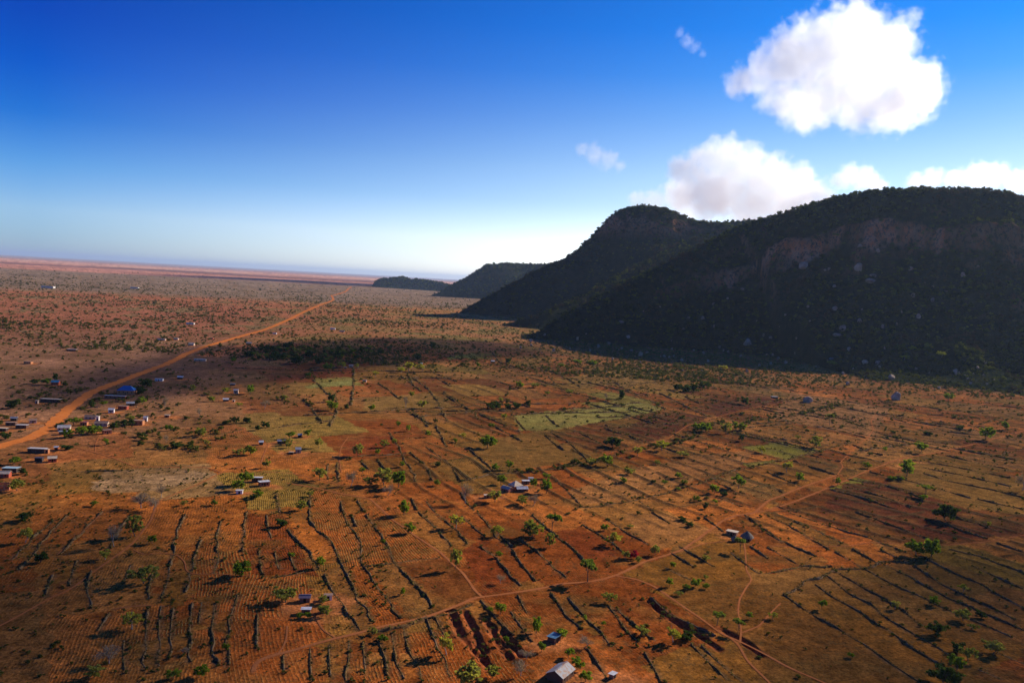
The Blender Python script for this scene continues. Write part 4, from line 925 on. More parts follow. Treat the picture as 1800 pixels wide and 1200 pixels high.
field_scatter(3600, -300, -20, 200, 470, .5, 1.5, lambda x, y: inframe(x, y) & (x < -30 - (y - 200) * .12), 1.1)       # the dotted red fields at the near west
field_scatter(1500, 40, 340, 205, 520, .35, 1.7, inframe)
field_scatter(800, -90, 60, 205, 470, .35, 1.2, inframe)
field_scatter(3600, -480, 700, 400, 800, .6, 2.4, inframe)
field_scatter(1500, 120, 700, 560, 1150, 1.0, 3.2, inframe)
field_scatter(900, -430, -190, 500, 760, 1.5, 5.0, lambda x, y: inframe(x, y) & (np.abs(y - 480 - (x + 330) * -1.2 - 120) < 130))      # among the houses by the road
field_scatter(5000, 150, 1000, 880, 1330, 1.5, 5.0, lambda x, y: inframe(x, y) & (y > 1230 - .12 * x - 90 * fbm(x / 60, y / 60, 7, 2)))       # at the mountain foot
field_scatter(5200, -900, 650, 700, 1300, 1.1, 4.2, inframe)
cand = np.array(cand); cand = cand[allowed(cand[:, 0], cand[:, 1])]
show = cand[:, 2] / np.hypot(cand[:, 0], cand[:, 1])
order = np.argsort(-show); near_b = cand[order[:290]]; rest = cand[order[290:]]
for (x, y, s) in near_b:
    o = link('bush', BUSH[rs.integers(0, 5)], None, (x, y, float(Hg(x, y)) - .05 * s))
    o.scale = (s * rs.uniform(.9, 1.4), s * rs.uniform(.9, 1.4), s * rs.uniform(.7, 1.05)); o.rotation_euler = (0, 0, rs.uniform(0, 6.28))
    ph_ = near_mark(x, y)[1]
    tag(o, f"low bush, one of many around {ph_}", 'bush', f"low bushes dotted around {ph_}")

def scatter(name, P, scl, protos, label, kinds=None, kind='stuff', stretch=None):
    """one object that carries a mass of growth nobody could count"""
    me = bpy.data.meshes.new(name); n = len(P); me.vertices.add(n); me.vertices.foreach_set('co', np.asarray(P, np.float32).ravel())
    a = me.attributes.new('scl', 'FLOAT_VECTOR', 'POINT'); a.data.foreach_set('vector', np.asarray(scl, np.float32).ravel())
    rot = np.zeros((n, 3), np.float32); rot[:, 2] = rs.uniform(0, 6.28, n)
    a = me.attributes.new('rot', 'FLOAT_VECTOR', 'POINT'); a.data.foreach_set('vector', rot.ravel())
    a = me.attributes.new('kd', 'INT', 'POINT'); a.data.foreach_set('value', (rs.integers(0, len(protos), n) if kinds is None else kinds).astype(np.int32))
    o = link(name, me)
    ng = bpy.data.node_groups.new(name, 'GeometryNodeTree')
    ng.interface.new_socket('Geometry', in_out='INPUT', socket_type='NodeSocketGeometry'); ng.interface.new_socket('Geometry', in_out='OUTPUT', socket_type='NodeSocketGeometry')
    gi, go = ng.nodes.new('NodeGroupInput'), ng.nodes.new('NodeGroupOutput'); jn = ng.nodes.new('GeometryNodeJoinGeometry')
    def attr(nm, ty):
        nd = ng.nodes.new('GeometryNodeInputNamedAttribute'); nd.data_type = ty; nd.inputs[0].default_value = nm; return nd.outputs[0]
    sc, ro, kd = attr('scl', 'FLOAT_VECTOR'), attr('rot', 'FLOAT_VECTOR'), attr('kd', 'INT')
    for i, pm in enumerate(protos):
        po = bpy.data.objects.new(name + '_plant', pm)
        oi = ng.nodes.new('GeometryNodeObjectInfo'); oi.inputs[0].default_value = po; oi.inputs['As Instance'].default_value = True
        ip = ng.nodes.new('GeometryNodeInstanceOnPoints')
        cp = ng.nodes.new('FunctionNodeCompare'); cp.data_type = 'INT'; cp.operation = 'EQUAL'
        ii = [s_ for s_ in cp.inputs if s_.type == 'INT']; ng.links.new(kd, ii[0]); ii[1].default_value = i
        ng.links.new(gi.outputs[0], ip.inputs['Points']); ng.links.new(cp.outputs[0], ip.inputs['Selection']); ng.links.new(oi.outputs['Geometry'], ip.inputs['Instance'])
        ng.links.new(sc, ip.inputs['Scale']); ng.links.new(ro, ip.inputs['Rotation']); ng.links.new(ip.outputs[0], jn.inputs[0])
    ng.links.new(jn.outputs[0], go.inputs[0])
    md = o.modifiers.new('growth', 'NODES'); md.node_group = ng
    return tag(o, label, kind=kind)
def scl3(s, lo=.7, hi=1.05):
    n = len(s); return np.stack([s * rs.uniform(.9, 1.3, n), s * rs.uniform(.9, 1.3, n), s * rs.uniform(lo, hi, n)], 1)
scatter('scrub', np.stack([rest[:, 0], rest[:, 1], Ht(rest[:, 0].copy(), rest[:, 1].copy())], 1), scl3(rest[:, 2]), BUSH, 'low scrub and weeds scattered over the fields')
# far bushland, in drifts
n = 170000
yb = 1050 * np.exp(rs.random(n) * math.log(8)); xb = rs.uniform(-1, 1, n) * (yb * .72 + 40)
den = np.clip((fbm(xb / 220, yb / 220, 91, 4) - .34) * 2.2, .18, .8) * np.clip((5200 - yb) / 2800, .12, 1)
k = (rs.random(n) < den) & (Ht(xb.copy(), yb.copy()) < Hg(xb, yb) + 2)
d_, _ = seg_dist(xb, yb, ROADW); k &= d_ > 11
xb, yb = xb[k], yb[k]; s = (1.3 + 4.2 * rs.random(len(xb)) ** 3.0) * np.clip(.8 + yb / 6000, 1, 1.7)
scatter('bushland', np.stack([xb, yb, Hg(xb, yb)], 1), scl3(s), BUSH, 'far bushland of small thorn trees thinning out over the plain')
# dark wood in the cloud shadow across the road
n = 120; a = rs.random(n)
W0, W1 = gp(455, 622), gp(640, 622)
xw = W0[0] + (W1[0] - W0[0]) * a + rs.normal(0, 8, n); yw = W0[1] + (W1[1] - W0[1]) * a + rs.normal(0, 55, n)
scatter('woodland', np.stack([xw, yw, Hg(xw, yw)], 1), scl3(rs.uniform(3, 8, n)), [PROTO['D'][0][0], PROTO['G'][1][0], PROTO['O'][0][0]], 'dark band of woodland beyond the red fields')

# ---------------------------------------------------------------- mountains
m, t = mat('mountain_ground'); N = NT(t); tc = N.n('TexCoord').outputs['Object']
geo = N.n('NewGeometry'); sx = N.n('SeparateXYZ'); N.l(geo.outputs['True Normal'], sx.inputs[0])
rk = N.n('Attribute', attribute_name='rock').outputs['Fac']
st_ = N.n('Mapping'); st_.inputs['Scale'].default_value = (1, 1, .6); N.l(tc, st_.inputs[0])
rockc = N.mix(N.ramp(N.noise(st_.outputs[0], .06, 5, .7), .35, .65), (.66, .21, .07), (.58, .34, .20))
rockc = N.mix(N.ramp(N.noise(st_.outputs[0], .16, 5, .75), .50, .58), rockc, (.05, .035, .028))
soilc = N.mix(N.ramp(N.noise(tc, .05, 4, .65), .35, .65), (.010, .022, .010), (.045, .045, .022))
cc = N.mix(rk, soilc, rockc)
N.out(principled(N, cc, 1.0, N.noise(st_.outputs[0], .25, 5, .7), spec=0, bstr=1, bdist=6)); HM = m
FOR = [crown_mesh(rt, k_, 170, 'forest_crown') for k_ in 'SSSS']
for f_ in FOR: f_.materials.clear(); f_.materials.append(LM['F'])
FP = []; FS = []
NAMES = dict(near='long mountain with a red cliff band, rising on the near side', dome='domed rocky mountain behind the near one', mesa='flat-topped mountain behind the dome', far='low pair of hills far down the plain')
for hl, step, nt_, smin, smax in zip(HILLS, (4.0, 7.0, 14.0, 22.0), (120000, 70000, 20000, 11000), (3.5, 4.5, 7, 10), (11, 13, 17, 22)):
    a, b, c, d = BB[hl['name']]
    b = min(b, 3300)
    xs = np.arange(a, b, step); ys = np.arange(c, d, step); X, Y = np.meshgrid(xs, ys)
    Z = Hhill(X.ravel(), Y.ravel(), hl).reshape(X.shape)
    gz, gx_ = np.gradient(Z, step); sl = np.hypot(gz, gx_)
    I = np.arange(X.size).reshape(X.shape)
    F = np.stack([I[:-1, :-1], I[:-1, 1:], I[1:, 1:], I[1:, :-1]], -1).reshape(-1, 4)
    zf = Z.ravel(); F = F[(zf[F] > -6).any(1)]
    U_ = LASTU.reshape(X.shape); LASTU_G = U_.copy(); az_ = X / Y
    rock = np.clip((sl - 1.2) * 2, 0, 1) * np.clip((Z - 90) / 60, 0, 1) * np.clip(fbm(X / 70, Y / 70, 111, 3) * 3 - .9, 0, 1) * .5
    if hl['name'] == 'near':
        band_ = np.clip((U_ - .232 - .03 * (fbm(X / 60, Y / 60, 117, 2) - .5)) / .012, 0, 1) * np.clip((.284 - U_ + .10 * (fbm(X / 45, Y / 45, 119, 2) - .5)) / .02, 0, 1)
        rock = np.maximum(rock, band_ * np.clip(fbm(X / 22, Y / 22, 113, 3) * 4 - 1.1, 0, 1) * np.where(az_ < .53, 1, .35) * np.clip((az_ - .22) * 20, 0, 1))
    if hl['name'] == 'dome': rock = np.clip((sl - .80) * 3, 0, 1) * np.clip((Z - 290) / 60, 0, 1) * .7
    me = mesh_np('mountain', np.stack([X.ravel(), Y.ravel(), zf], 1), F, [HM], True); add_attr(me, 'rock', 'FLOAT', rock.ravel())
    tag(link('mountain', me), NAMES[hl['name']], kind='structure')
    x = rs.uniform(a, b, nt_); y = rs.uniform(c, d, nt_)
    ci = np.clip(((x - a) / step).astype(int), 0, len(xs) - 2); ri = np.clip(((y - c) / step).astype(int), 0, len(ys) - 2)
    fx = (x - a) / step - ci; fy = (y - c) / step - ri
    z = (Z[ri, ci] * (1 - fx) + Z[ri, ci + 1] * fx) * (1 - fy) + (Z[ri + 1, ci] * (1 - fx) + Z[ri + 1, ci + 1] * fx) * fy
    k = (z > Hg(x, y) + .5) & (rs.random(nt_) > rock[ri, ci] * .86) & (rs.random(nt_) < np.clip(.25 + z / 35, 0, 1)) & (np.abs(x) < y * .85 + 200)
    if hl['name'] == 'near':      # the wood thins out over the foot slope
        uu = LASTU_G[ri, ci]; ka = (uu > .93) & (rs.random(nt_) < np.clip((1.34 - uu) * 1.5, 0, .5)) & (z < Hg(x, y) + 4.0) & (np.abs(x) < y * .85 + 200)
        FP.append(np.stack([x[ka], y[ka], np.maximum(z[ka], Hg(x[ka], y[ka])) - .3], 1)); FS.append(scl3(rs.uniform(2.0, 6.5, ka.sum()), .6, 1.0))
    FP.append(np.stack([x[k], y[k], z[k] - .5], 1)); sz = smin + (smax - smin) * rs.random(k.sum()) ** 1.6
    FS.append(scl3(sz * (.55 + .45 * np.clip(z[k] / 40, 0, 1)), .8, 1.25))
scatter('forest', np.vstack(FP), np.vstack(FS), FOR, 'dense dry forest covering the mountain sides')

# ---------------------------------------------------------------- boulders
m, t = mat('granite'); N = NT(t); tc = N.n('TexCoord').outputs['Object']
N.out(principled(N, N.mix(N.ramp(N.noise(tc, 1.6, 5, .7), .35, .65), (.26, .17, .11), (.56, .42, .30)), 1.0, N.noise(tc, 3, 4, .7), spec=.05, bstr=.7, bdist=.3)); GR = m
def rock_mesh(seed):
    bm = bmesh.new(); bmesh.ops.create_icosphere(bm, subdivisions=3, radius=.5)
    rg = random.Random(seed); cuts = [(Vector((rg.gauss(0, 1), rg.gauss(0, 1), rg.gauss(0, .8))).normalized(), rg.uniform(.22, .42)) for _ in range(11)]
    for v in bm.verts:
        for nrm, dd in cuts:
            q = v.co.dot(nrm)
            if q > dd: v.co -= nrm * (q - dd) * .96
        n_ = float(fbm(v.co.x * 3 + seed, v.co.y * 3 + v.co.z * 2, seed, 3)) - .5
        v.co *= 1 + n_ * .22
    me = bpy.data.meshes.new('boulder'); bm.to_mesh(me); bm.free(); me.materials.append(GR)
    return me
ROCKS = [rock_mesh(i) for i in range(6)]
def put_rock(px, py, w_, h_, label, i, group=None):
    x, y, z = hit(px, py); pxm = math.hypot(x, y, z - CAM_H) / FPX
    o = link('boulder', ROCKS[i % 6], None, (x, y, z + h_ * pxm * .30))
    o.scale = (w_ * pxm * .68, w_ * pxm * .62, h_ * pxm * .85); o.rotation_euler = (rs.uniform(-.2, .2), rs.uniform(-.2, .2), rs.uniform(0, 6.28))
    if 'tall' in label: o.scale = (w_ * pxm * .95, w_ * pxm * .9, h_ * pxm * 1.0)
    tag(o, label, 'boulder', group)
for i, (px, py, w_, h_, lb) in enumerate(BOULDERS_LIT): put_rock(px, py, w_, h_, lb, i)
zone = lambda px, py: 'just below the red cliff band' if py < 520 else ('on the shaded mountain side' if py < 585 else 'on the dark foot slope')
for i, (px, py, w_, h_) in enumerate(BOULDERS):
    zn = zone(px, py); sz = 'large' if w_ * h_ > 130 else 'small'
    put_rock(px, py, w_, h_, f"{sz} pale boulder among the trees {zn}", i, f"{sz} boulders {zn}")

for i in range(60):
    px = rs.uniform(930, 1760); py = 606 + (px - 930) * .072 + rs.normal(0, 11); s_ = rs.uniform(3, 8)
    put_rock(px, py, s_ * rs.uniform(1, 1.6), s_, 'small rounded boulder among the scrub along the mountain foot', i, 'small boulders along the mountain foot')
# ---------------------------------------------------------------- houses
def roof_mat(name, c, c2=None, metal=0.0, rough=.5, scale=9.0):
    m, t = mat(name); N = NT(t); tc = N.n('TexCoord').outputs['Object']
    wv = N.n('TexWave'); wv.inputs['Scale'].default_value = scale / 6.28; N.l(tc, wv.inputs['Vector'])
    cc = N.mix(N.ramp(N.noise(tc, .7, 4, .7), .45, .62), c, c2 or tuple(v * .8 for v in c))
    N.out(principled(N, cc, rough, wv.outputs[0], metal, .3, .3, .05)); return m
RM = dict(white=roof_mat('white_tin', (.66, .65, .63), (.50, .46, .42)), grey=roof_mat('grey_tin', (.36, .38, .40), (.27, .26, .26)), rust=roof_mat('patched_tin', (.28, .29, .30), (.30, .15, .09)), cream=roof_mat('cream_thatch', (.62, .50, .36), (.50, .36, .24), rough=.9),
 pale=roof_mat('pale_tin', (.56, .52, .47), (.44, .38, .33)), blue=roof_mat('dark_blue_tin', (.05, .14, .24), (.12, .25, .33)), bright=roof_mat('bright_blue_tin', (.02, .13, .36), (.03, .17, .42)), teal=roof_mat('teal_tin', (.05, .28, .42)),
 teal2=roof_mat('grey_green_tin', (.38, .52, .54), (.30, .42, .44)), mauve=roof_mat('mauve_tin', (.26, .18, .20)), mud=roof_mat('brown_roof', (.36, .22, .15), (.28, .17, .11), rough=.95), thatch=roof_mat('dark_thatch', (.14, .11, .08), (.20, .16, .12), rough=1.0), red=roof_mat('red_tin', (.35, .08, .05)), dark=roof_mat('dark_roof', (.05, .04, .04)))
def wall_mat(name, c):
    m, t = mat(name); N = NT(t); tc = N.n('TexCoord').outputs['Object']
    N.out(principled(N, N.mix(N.noise(tc, 1.5, 4, .7), tuple(v * .75 for v in c), tuple(min(.85, v * 1.2) for v in c)), .95, N.noise(tc, 4, 3), spec=.05, bstr=.4, bdist=.05)); return m
WM = dict(brown=wall_mat('brown_mud', (.14, .07, .045)), mud=wall_mat('mud', (.27, .13, .075)), white=wall_mat('whitewash', (.70, .66, .60)), brick=wall_mat('brick', (.36, .14, .08)), post=wall_mat('grey_planks', (.22, .21, .20)), dark=wall_mat('dark_wall', (.08, .06, .05)), cream=wall_mat('cream_plaster', (.60, .44, .32)),
 grey=wall_mat('grey_wall', (.3, .29, .28)), orange=wall_mat('orange_brick', (.52, .22, .10)), red=wall_mat('red_wall', (.40, .09, .05)))
m, t = mat('opening'); N = NT(t); N.out(principled(N, (.02, .016, .013), .9)); DARK = m
m, t = mat('wood'); N = NT(t); N.out(principled(N, (.18, .10, .06), .9)); WOOD = m
def box(V, F, x0, x1, y0, y1, z0, z1):
    o = len(V); V += [(x0, y0, z0), (x1, y0, z0), (x1, y1, z0), (x0, y1, z0), (x0, y0, z1), (x1, y0, z1), (x1, y1, z1), (x0, y1, z1)]
    F += [tuple(o + i for i in q) for q in ((0, 3, 2, 1), (4, 5, 6, 7), (0, 1, 5, 4), (1, 2, 6, 5), (2, 3, 7, 6), (3, 0, 4, 7))]
def simple(name, V, F, mt, parent):
    me = bpy.data.meshes.new(name); me.from_pydata(V, [], F); me.materials.append(mt); me.update(); return link(name, me, parent)
def slab(V, F, a, b, c, d, th_):
    """a roof sheet of thickness th_ through four corners"""
    o = len(V); V += [a, b, c, d] + [(p[0], p[1], p[2] - th_) for p in (a, b, c, d)]
    F += [tuple(o + i for i in q) for q in ((0, 1, 2, 3), (7, 6, 5, 4), (0, 4, 5, 1), (1, 5, 6, 2), (2, 6, 7, 3), (3, 7, 4, 0))]
def house(px, py, L, W, H, turn, kind, roof, wall_, label):
    if py < 660 and px > 1400: x, y, z = hit(px, py)
    else: x, y = gp(px, py); z = float(Hg(x, y))
    cat_ = 'house' if L * W > 22 else 'hut'
    sc_ = .55 if py < 660 else (.58 if py < 800 else (.78 if py < 1000 else .64))
    if roof == 'bright': sc_ = .55
    L, W, H = L * sc_, W * sc_, H * (sc_ * .5 + .5)
    e = empty('house' if cat_ == 'house' else 'hut', (x, y, z), R(turn)); tag(e, label, cat_)
    l, w_ = L / 2, W / 2; wt = .25
    V, F = [], []
    gh = W * .26 if kind == 'gable' else (W * .30 if kind == 'hip' else 0)
    rise = W * .05 if kind == 'shed' else 0
    if kind == 'open':      # four roofless walls with window holes
        for sx_ in (-1, 1): box(V, F, sx_ * l - wt / 2, sx_ * l + wt / 2, -w_ + wt / 2, w_ - wt / 2, -.3, H)
        for sy in (-1, 1):
            y0, y1 = sy * w_ - wt / 2, sy * w_ + wt / 2; n = 3; s = L / n
            box(V, F, -l - wt / 2, l + wt / 2, y0, y1, -.3, .9); box(V, F, -l - wt / 2, l + wt / 2, y0, y1, 2.2, H)
            for k in range(n + 1): box(V, F, max(-l - wt / 2, -l + k * s - s * .25), min(l + wt / 2, -l + k * s + s * .25), y0, y1, .9, 2.2)
        simple('wall', V, F, WM[wall_], e); return
    o = len(V)
    hb = H + rise
    V += [(-l, -w_, -.4), (l, -w_, -.4), (l, w_, -.4), (-l, w_, -.4), (-l, -w_, hb), (l, -w_, hb), (l, w_, H), (-l, w_, H)]
    if kind == 'gable':
        V += [(-l, 0, H + gh), (l, 0, H + gh)]
        F += [(0, 1, 5, 4), (1, 2, 6, 9, 5), (2, 3, 7, 6), (3, 0, 4, 8, 7)]
    else: F += [(0, 1, 5, 4), (1, 2, 6, 5), (2, 3, 7, 6), (3, 0, 4, 7)]
    simple('wall', V, F, WM[wall_], e)
    V, F = [], []; ov = .35; t_ = .08
    if kind == 'gable':
        k_ = gh / w_; zt = H + gh + .12; ze = zt - (w_ + ov) * k_
        slab(V, F, (-l - ov, -w_ - ov, ze), (l + ov, -w_ - ov, ze), (l + ov, -.01, zt), (-l - ov, -.01, zt), t_)
        slab(V, F, (-l - ov, .01, zt), (l + ov, .01, zt), (l + ov, w_ + ov, ze), (-l - ov, w_ + ov, ze), t_)
    elif kind == 'shed':
        k_ = rise / W; slab(V, F, (-l - ov, -w_ - ov, hb + .12 + ov * k_), (l + ov, -w_ - ov, hb + .12 + ov * k_), (l + ov, w_ + ov, H + .12 - ov * k_), (-l - ov, w_ + ov, H + .12 - ov * k_), t_)
    else:
        r_ = max(.2, l - w_); ze = H + .05; zt = H + gh * 1.5; a = [(-l - ov, -w_ - ov, ze), (l + ov, -w_ - ov, ze), (l + ov, w_ + ov, ze), (-l - ov, w_ + ov, ze), (-r_, 0, zt), (r_, 0, zt)]
        V += a; F += [(0, 1, 5, 4), (1, 2, 5), (2, 3, 4, 5), (3, 0, 4), (3, 2, 1, 0)]
    rf = simple('roof', V, F, RM[roof], e)
    if kind == 'gable':
        V, F = [], []; box(V, F, -l - ov, l + ov, -.22, .22, H + gh + .10, H + gh + .17); simple('ridge_cap', V, F, RM['rust'] if roof == 'rust' else RM[roof], rf)
    # door and windows, set a little proud of the wall that looks down the plain
    dh = min(2.0, H * .85); V, F = [], []; box(V, F, -.45, .45, -w_ - .05, -w_ - .001, 0, dh); simple('door', V, F, WOOD if L > 6 else DARK, e)
    n = max(1, int(L / 3.6))
    if L > 3.9:
        for k in range(n + 1):
            xx = -l + L * (k + .5) / (n + 1)
            if abs(xx) < .95: continue
            V, F = [], []; box(V, F, xx - .4, xx + .4, -w_ - .04, -w_ - .001, H * .42, H * .78); simple('window', V, F, DARK, e)
    if wall_ == 'post':
        for k in range(6):
            V, F = [], []; xx = -l + L * k / 5; box(V, F, xx - .07, xx + .07, -w_ - 1.1, -w_ - .96, -.3, H - .15); simple('post', V, F, WM['cream'], e)
for hrow in HOUSES:
    if hrow[7] == 'none': house(*hrow[:7], 'mud', *hrow[8:])
    else: house(*hrow)
# the round hut and its granary
def round_hut(px, py, r_, h_, roofh, label):
    x, y = gp(px, py); e = empty('round_hut', (x, y, float(Hg(x, y)))); tag(e, label, 'hut')
    k = 18; V, F = [], []
    for z_ in (-.4, h_):
        for i in range(k): V.append((r_ * math.cos(6.2832 * i / k), r_ * math.sin(6.2832 * i / k), z_))
    F = [(i, (i + 1) % k, k + (i + 1) % k, k + i) for i in range(k)]; simple('wall', V, F, WM['mud'], e)
    V, F = [], []; rings = ((1.45, h_ - .35), (1.1, h_ + roofh * .25), (.55, h_ + roofh * .68), (.06, h_ + roofh))
    for q, (s_, z_) in enumerate(rings):
        for i in range(k): a = 6.2832 * i / k; n_ = 1 + .05 * math.sin(i * 7.3 + q); V.append((r_ * s_ * n_ * math.cos(a), r_ * s_ * n_ * math.sin(a), z_))
    for q in range(3): F += [(q * k + i, q * k + (i + 1) % k, (q + 1) * k + (i + 1) % k, (q + 1) * k + i) for i in range(k)]
    F.append(tuple(range(3 * k, 4 * k))); simple('thatched_roof', V, F, RM['thatch'], e)
    V, F = [], []; box(V, F, -.4, .4, -r_ - .06, -r_ + .2, 0, min(1.6, h_ * .9)); simple('door', V, F, DARK, e)
round_hut(1313, 948, 2.3, 1.7, 2.6, 'large round hut with a dark conical thatched roof')
round_hut(1291, 951, 1.3, 1.2, 1.7, 'small round thatched granary beside the large round hut')

# ---------------------------------------------------------------- clouds
def finish_cloud(bm, P, dens, nscale, label, seed, cover, aniso, soft=False):
    me = bpy.data.meshes.new('cloud'); c0 = sum((p for p, _ in P), Vector()) / len(P)
    bmesh.ops.translate(bm, verts=bm.verts, vec=-c0); bm.to_mesh(me); bm.free()
    o = link('cloud', me, None, c0); mr = max(r_ for _, r_ in P)
    rm = o.modifiers.new('r', 'REMESH'); rm.mode = 'VOXEL'; rm.voxel_size = mr / 14
    dg = bpy.context.evaluated_depsgraph_get(); ev = bpy.data.meshes.new_from_object(o.evaluated_get(dg)); o.modifiers.clear(); o.data = ev
    bm = bmesh.new(); bm.from_mesh(ev); seen = set(); best = []
    for v0 in bm.verts:          # keep only the outer shell
        if v0.index in seen: continue
        seen.add(v0.index); st_ = [v0]; isl = [v0]
        while st_:
            q = st_.pop()
            for e_ in q.link_edges:
                o_ = e_.other_vert(q)
                if o_.index not in seen: seen.add(o_.index); st_.append(o_); isl.append(o_)
        best.append((len(isl), isl))
    top_ = max(b_[0] for b_ in best)
    bmesh.ops.delete(bm, geom=[v for n_, isl in best if n_ < top_ * .2 for v in isl], context='VERTS'); bm.to_mesh(ev); bm.free()
    n = len(ev.vertices); co_ = np.empty(n * 3, np.float32); ev.vertices.foreach_get('co', co_); co_ = co_.reshape(-1, 3); nm = np.empty(n * 3, np.float32); ev.vertices.foreach_get('normal', nm); nm = nm.reshape(-1, 3)
    u = co_ / mr; dsp = (fbm(u[:, 0] * 2 + u[:, 1], u[:, 2] * 2 + u[:, 1] * .7, seed, 4) - .5) * mr * .55
    dsp += (fbm(u[:, 0] * 7 + u[:, 1] * 3, u[:, 2] * 7 - u[:, 1] * 4, seed + 5, 3) - .5) * mr * .22
    if not soft: co_ = co_ + nm * dsp[:, None]; ev.vertices.foreach_set('co', co_.ravel().astype(np.float32)); ev.update()
    m, t = mat('cloud_vapour'); N = NT(t); tc = N.n('TexCoord').outputs['Object']
    pv = N.n('VolumePrincipled'); pv.inputs['Color'].default_value = (.955, .985, 1, 1); pv.inputs['Anisotropy'].default_value = aniso
    ns = N.noise(tc, nscale / mr, 6, .60)
    f_ = N.n('MapRange'); f_.inputs[3].default_value = 0; f_.inputs[4].default_value = dens
    if soft:      # vapour thins out from the heart of every billow
        tot = None
        for p, r_ in P:
            vd = N.n('VectorMath'); vd.operation = 'DISTANCE'; N.l(tc, vd.inputs[0]); vd.inputs[1].default_value = p - c0
            q = N.n('MapRange'); q.inputs[1].default_value = r_ * 1.25; q.inputs[2].default_value = r_ * .35; N.l(vd.outputs['Value'], q.inputs[0])
            tot = q.outputs[0] if tot is None else N.math('MAXIMUM', tot, q.outputs[0])
        v_ = N.math('ADD', tot, N.math('MULTIPLY', N.math('SUBTRACT', ns, .5), 2.3))
        f_.inputs[1].default_value, f_.inputs[2].default_value = cover; N.l(v_, f_.inputs[0])
    else:
        f_.inputs[1].default_value, f_.inputs[2].default_value = cover; N.l(ns, f_.inputs[0])
    N.l(f_.outputs[0], pv.inputs['Density']); N.out(None, pv.outputs[0])
    ev.materials.clear(); ev.materials.append(m)
    rm = o.modifiers.new('r', 'REMESH'); rm.mode = 'VOXEL'; rm.voxel_size = mr / 14      # close every fold, so the vapour has one skin
    dg = bpy.context.evaluated_depsgraph_get(); e2 = bpy.data.meshes.new_from_object(o.evaluated_get(dg)); o.modifiers.clear(); o.data = e2
    e2.materials.clear(); e2.materials.append(m)
    return tag(o, label, 'cloud')
def cloud(lobes, Z, dens, thick, nscale, label, seed, off=None, cover=(.26, .78), aniso=.62):
    rg = random.Random(seed); bm = bmesh.new()
    P = []
    for (px, py, r_) in lobes:
        z_ = Z + rg.uniform(-.5, .5) * thick; p = Vector(PZ(px, py, z_)) if off is None else Vector((px, py, Z + rg.uniform(-.3, .3) * thick)); rad_ = (r_ * 1.12 * z_ / FPX) if off is None else r_
        P.append((p, rad_))
        mtx = Matrix.Translation(p) @ Matrix.Diagonal((rad_ * 1.3,) * 3 + (1,))
        bmesh.ops.create_icosphere(bm, subdivisions=3, radius=1.0, matrix=mtx)
    return finish_cloud(bm, P, dens, nscale, label, seed, cover, aniso, True)
CLOUDS = True
if CLOUDS:
    cloud([(1300,145,26),(1340,130,36),(1385,112,50),(1430,92,58),(1490,78,62),(1545,100,56),(1590,160,54),(1620,150,32),(1520,160,62),(1450,165,52),(1410,190,40),(1370,168,34),(1570,195,36),(1500,200,30)], 14000, .0023, 800, 3.0, 'big bright white cumulus high in the blue', 3)
    cloud([(1590,45,26),(1607,28,18),(1572,62,26),(1600,70,18)], 13800, .0013, 160, 3.0, 'thin torn white cloud rising off the corner of the big cumulus', 4, cover=(.45, 1.1))
    cloud([(1232,290,30),(1270,278,36),(1310,295,40),(1350,315,42),(1400,332,40),(1435,348,30),(1200,300,26),(1212,335,36),(1280,325,46),(1330,340,46),(1380,345,44),(1250,345,44),(1320,360,46),(1390,370,36)], 16000, .0024, 600, 2.4, 'heaped white cumulus behind the mountain saddle', 5)
    cloud([(1190,345,30),(1150,358,24),(1205,372,26),(1120,350,16)], 16400, .0018, 200, 2.4, 'soft greyish cloud trailing from the heaped cumulus', 6)
    cloud([(1475,318,16),(1495,308,20),(1520,314,22),(1542,326,16)], 16800, .0022, 200, 2.6, 'small white cloud above the mountain shoulder', 8)
    cloud([(1610,320,16),(1640,314,18),(1680,316,20),(1720,310,24),(1750,308,22),(1790,320,22),(1830,322,26)], 17200, .0022, 300, 2.6, 'low white cloud bank over the near mountain crest', 9)
    cloud([(1025,262,14),(1045,270,22),(1070,282,20),(1090,292,14)], 13000, .0019, 110, 1.5, 'small faint cloud alone in the pale blue', 10, cover=(.45, 1.1))
    cloud([(1195,58,10),(1208,72,14),(1222,84,11),(1236,95,9)], 12000, .0016, 80, 1.5, 'tiny thin wisp high beside the big cumulus', 11, cover=(.45, 1.1))

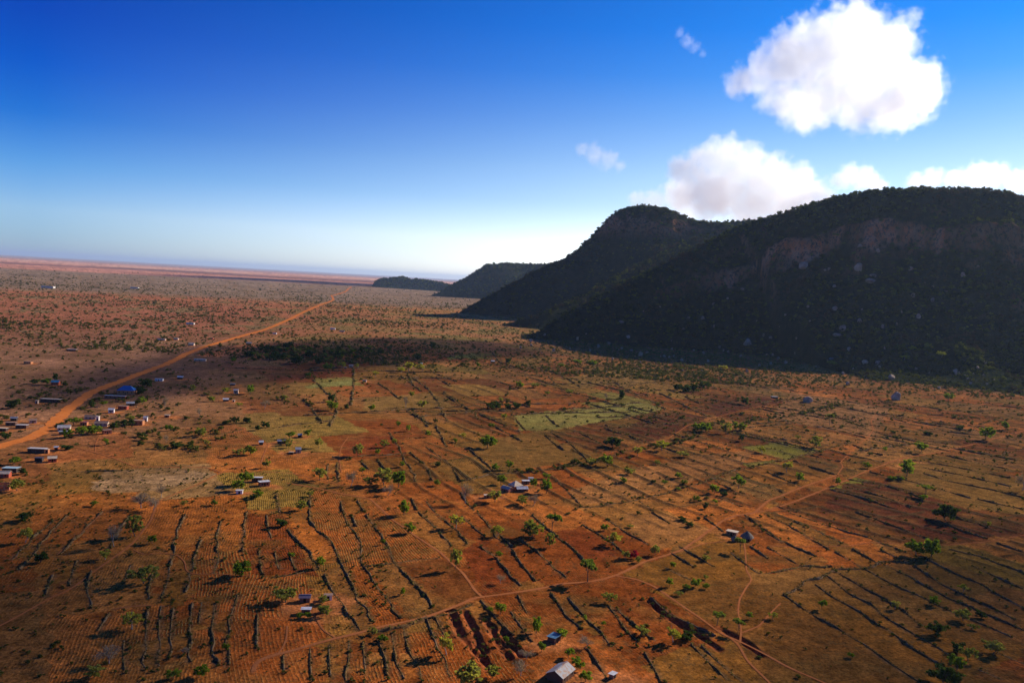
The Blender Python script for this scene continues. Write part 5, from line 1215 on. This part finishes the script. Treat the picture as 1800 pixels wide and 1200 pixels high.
def high_cloud(spots, alt, dens, label, seed, flat=.35, cover=(.36, .55), ground=False):
    # a cloud set up the sun's path from the ground it is to shade
    bm = bmesh.new(); k_ = alt / math.tan(SUN_EL); off = Vector((math.sin(SUN_AZ) * k_, math.cos(SUN_AZ) * k_, alt)); P = []
    for px, py, r_ in spots:
        x, y = (px, py) if ground else gp(px, py); p = Vector((x, y, 0)) + off; P.append((p, r_))
        bmesh.ops.create_icosphere(bm, subdivisions=3, radius=r_, matrix=Matrix.Translation(p) @ Matrix.Diagonal((1, 1, flat, 1)))
    finish_cloud(bm, P, dens, 1.5, label, seed, cover, .6)
UPB, LOB = world(poly("60,700 150,676 250,645 340,620 430,608 500,602 640,597 760,594 900,603")), world(poly("60,712 150,708 250,697 340,682 430,672 500,662 600,645 720,634 900,626"))
ux, uy = resample(UPB, 60); lx, ly = np.interp(np.linspace(0, 1, len(ux)), np.linspace(0, 1, len(LOB)), [p[0] for p in LOB]), np.interp(np.linspace(0, 1, len(ux)), np.linspace(0, 1, len(LOB)), [p[1] for p in LOB])
SP_ = []
for a_, b_, c_, d_ in zip(ux, uy, lx, ly):
    n_ = max(1, int(math.hypot(a_ - c_, b_ - d_) / 65))
    for k_ in range(n_): f_ = (k_ + .5) / n_; SP_.append((a_ + (c_ - a_) * f_ + rs.normal(0, 8), b_ + (d_ - b_) * f_ + rs.normal(0, 8), rs.uniform(42, 58)))
high_cloud(SP_, 1800, .016, 'long grey-white cloud high above the dark strip of plain', 14, .5, (.25, .5), True)
high_cloud([(70,1080,75),(190,1175,65),(50,960,60),(-60,1120,80)], 1500, .015, 'unseen thin cloud added to dim the near corner on the village side', 15, .35, (.2, .6))  # out of view, added to darken this corner like lens vignetting
high_cloud([(1760,1110,75),(1610,1185,60),(1800,985,60),(1880,1100,80)], 1500, .014, 'unseen thin cloud added to dim the near corner on the terrace side', 16, .35, (.2, .6))  # its twin, also added out of view to darken the opposite corner
# ---------------------------------------------------------------- haze
V, F = [], []; HZ = 95000
box(V, F, -HZ, HZ, -HZ, HZ, -8, 470)
m, t = mat('haze_air'); N = NT(t)
pv = N.n('VolumePrincipled'); pv.inputs['Color'].default_value = (.52, .73, 1, 1); pv.inputs['Density'].default_value = 1.8e-5; pv.inputs['Anisotropy'].default_value = .35
N.out(None, pv.outputs[0])
hz = simple('haze', V, F, m, None); tag(hz, 'pale blue air over the plain', kind='stuff')
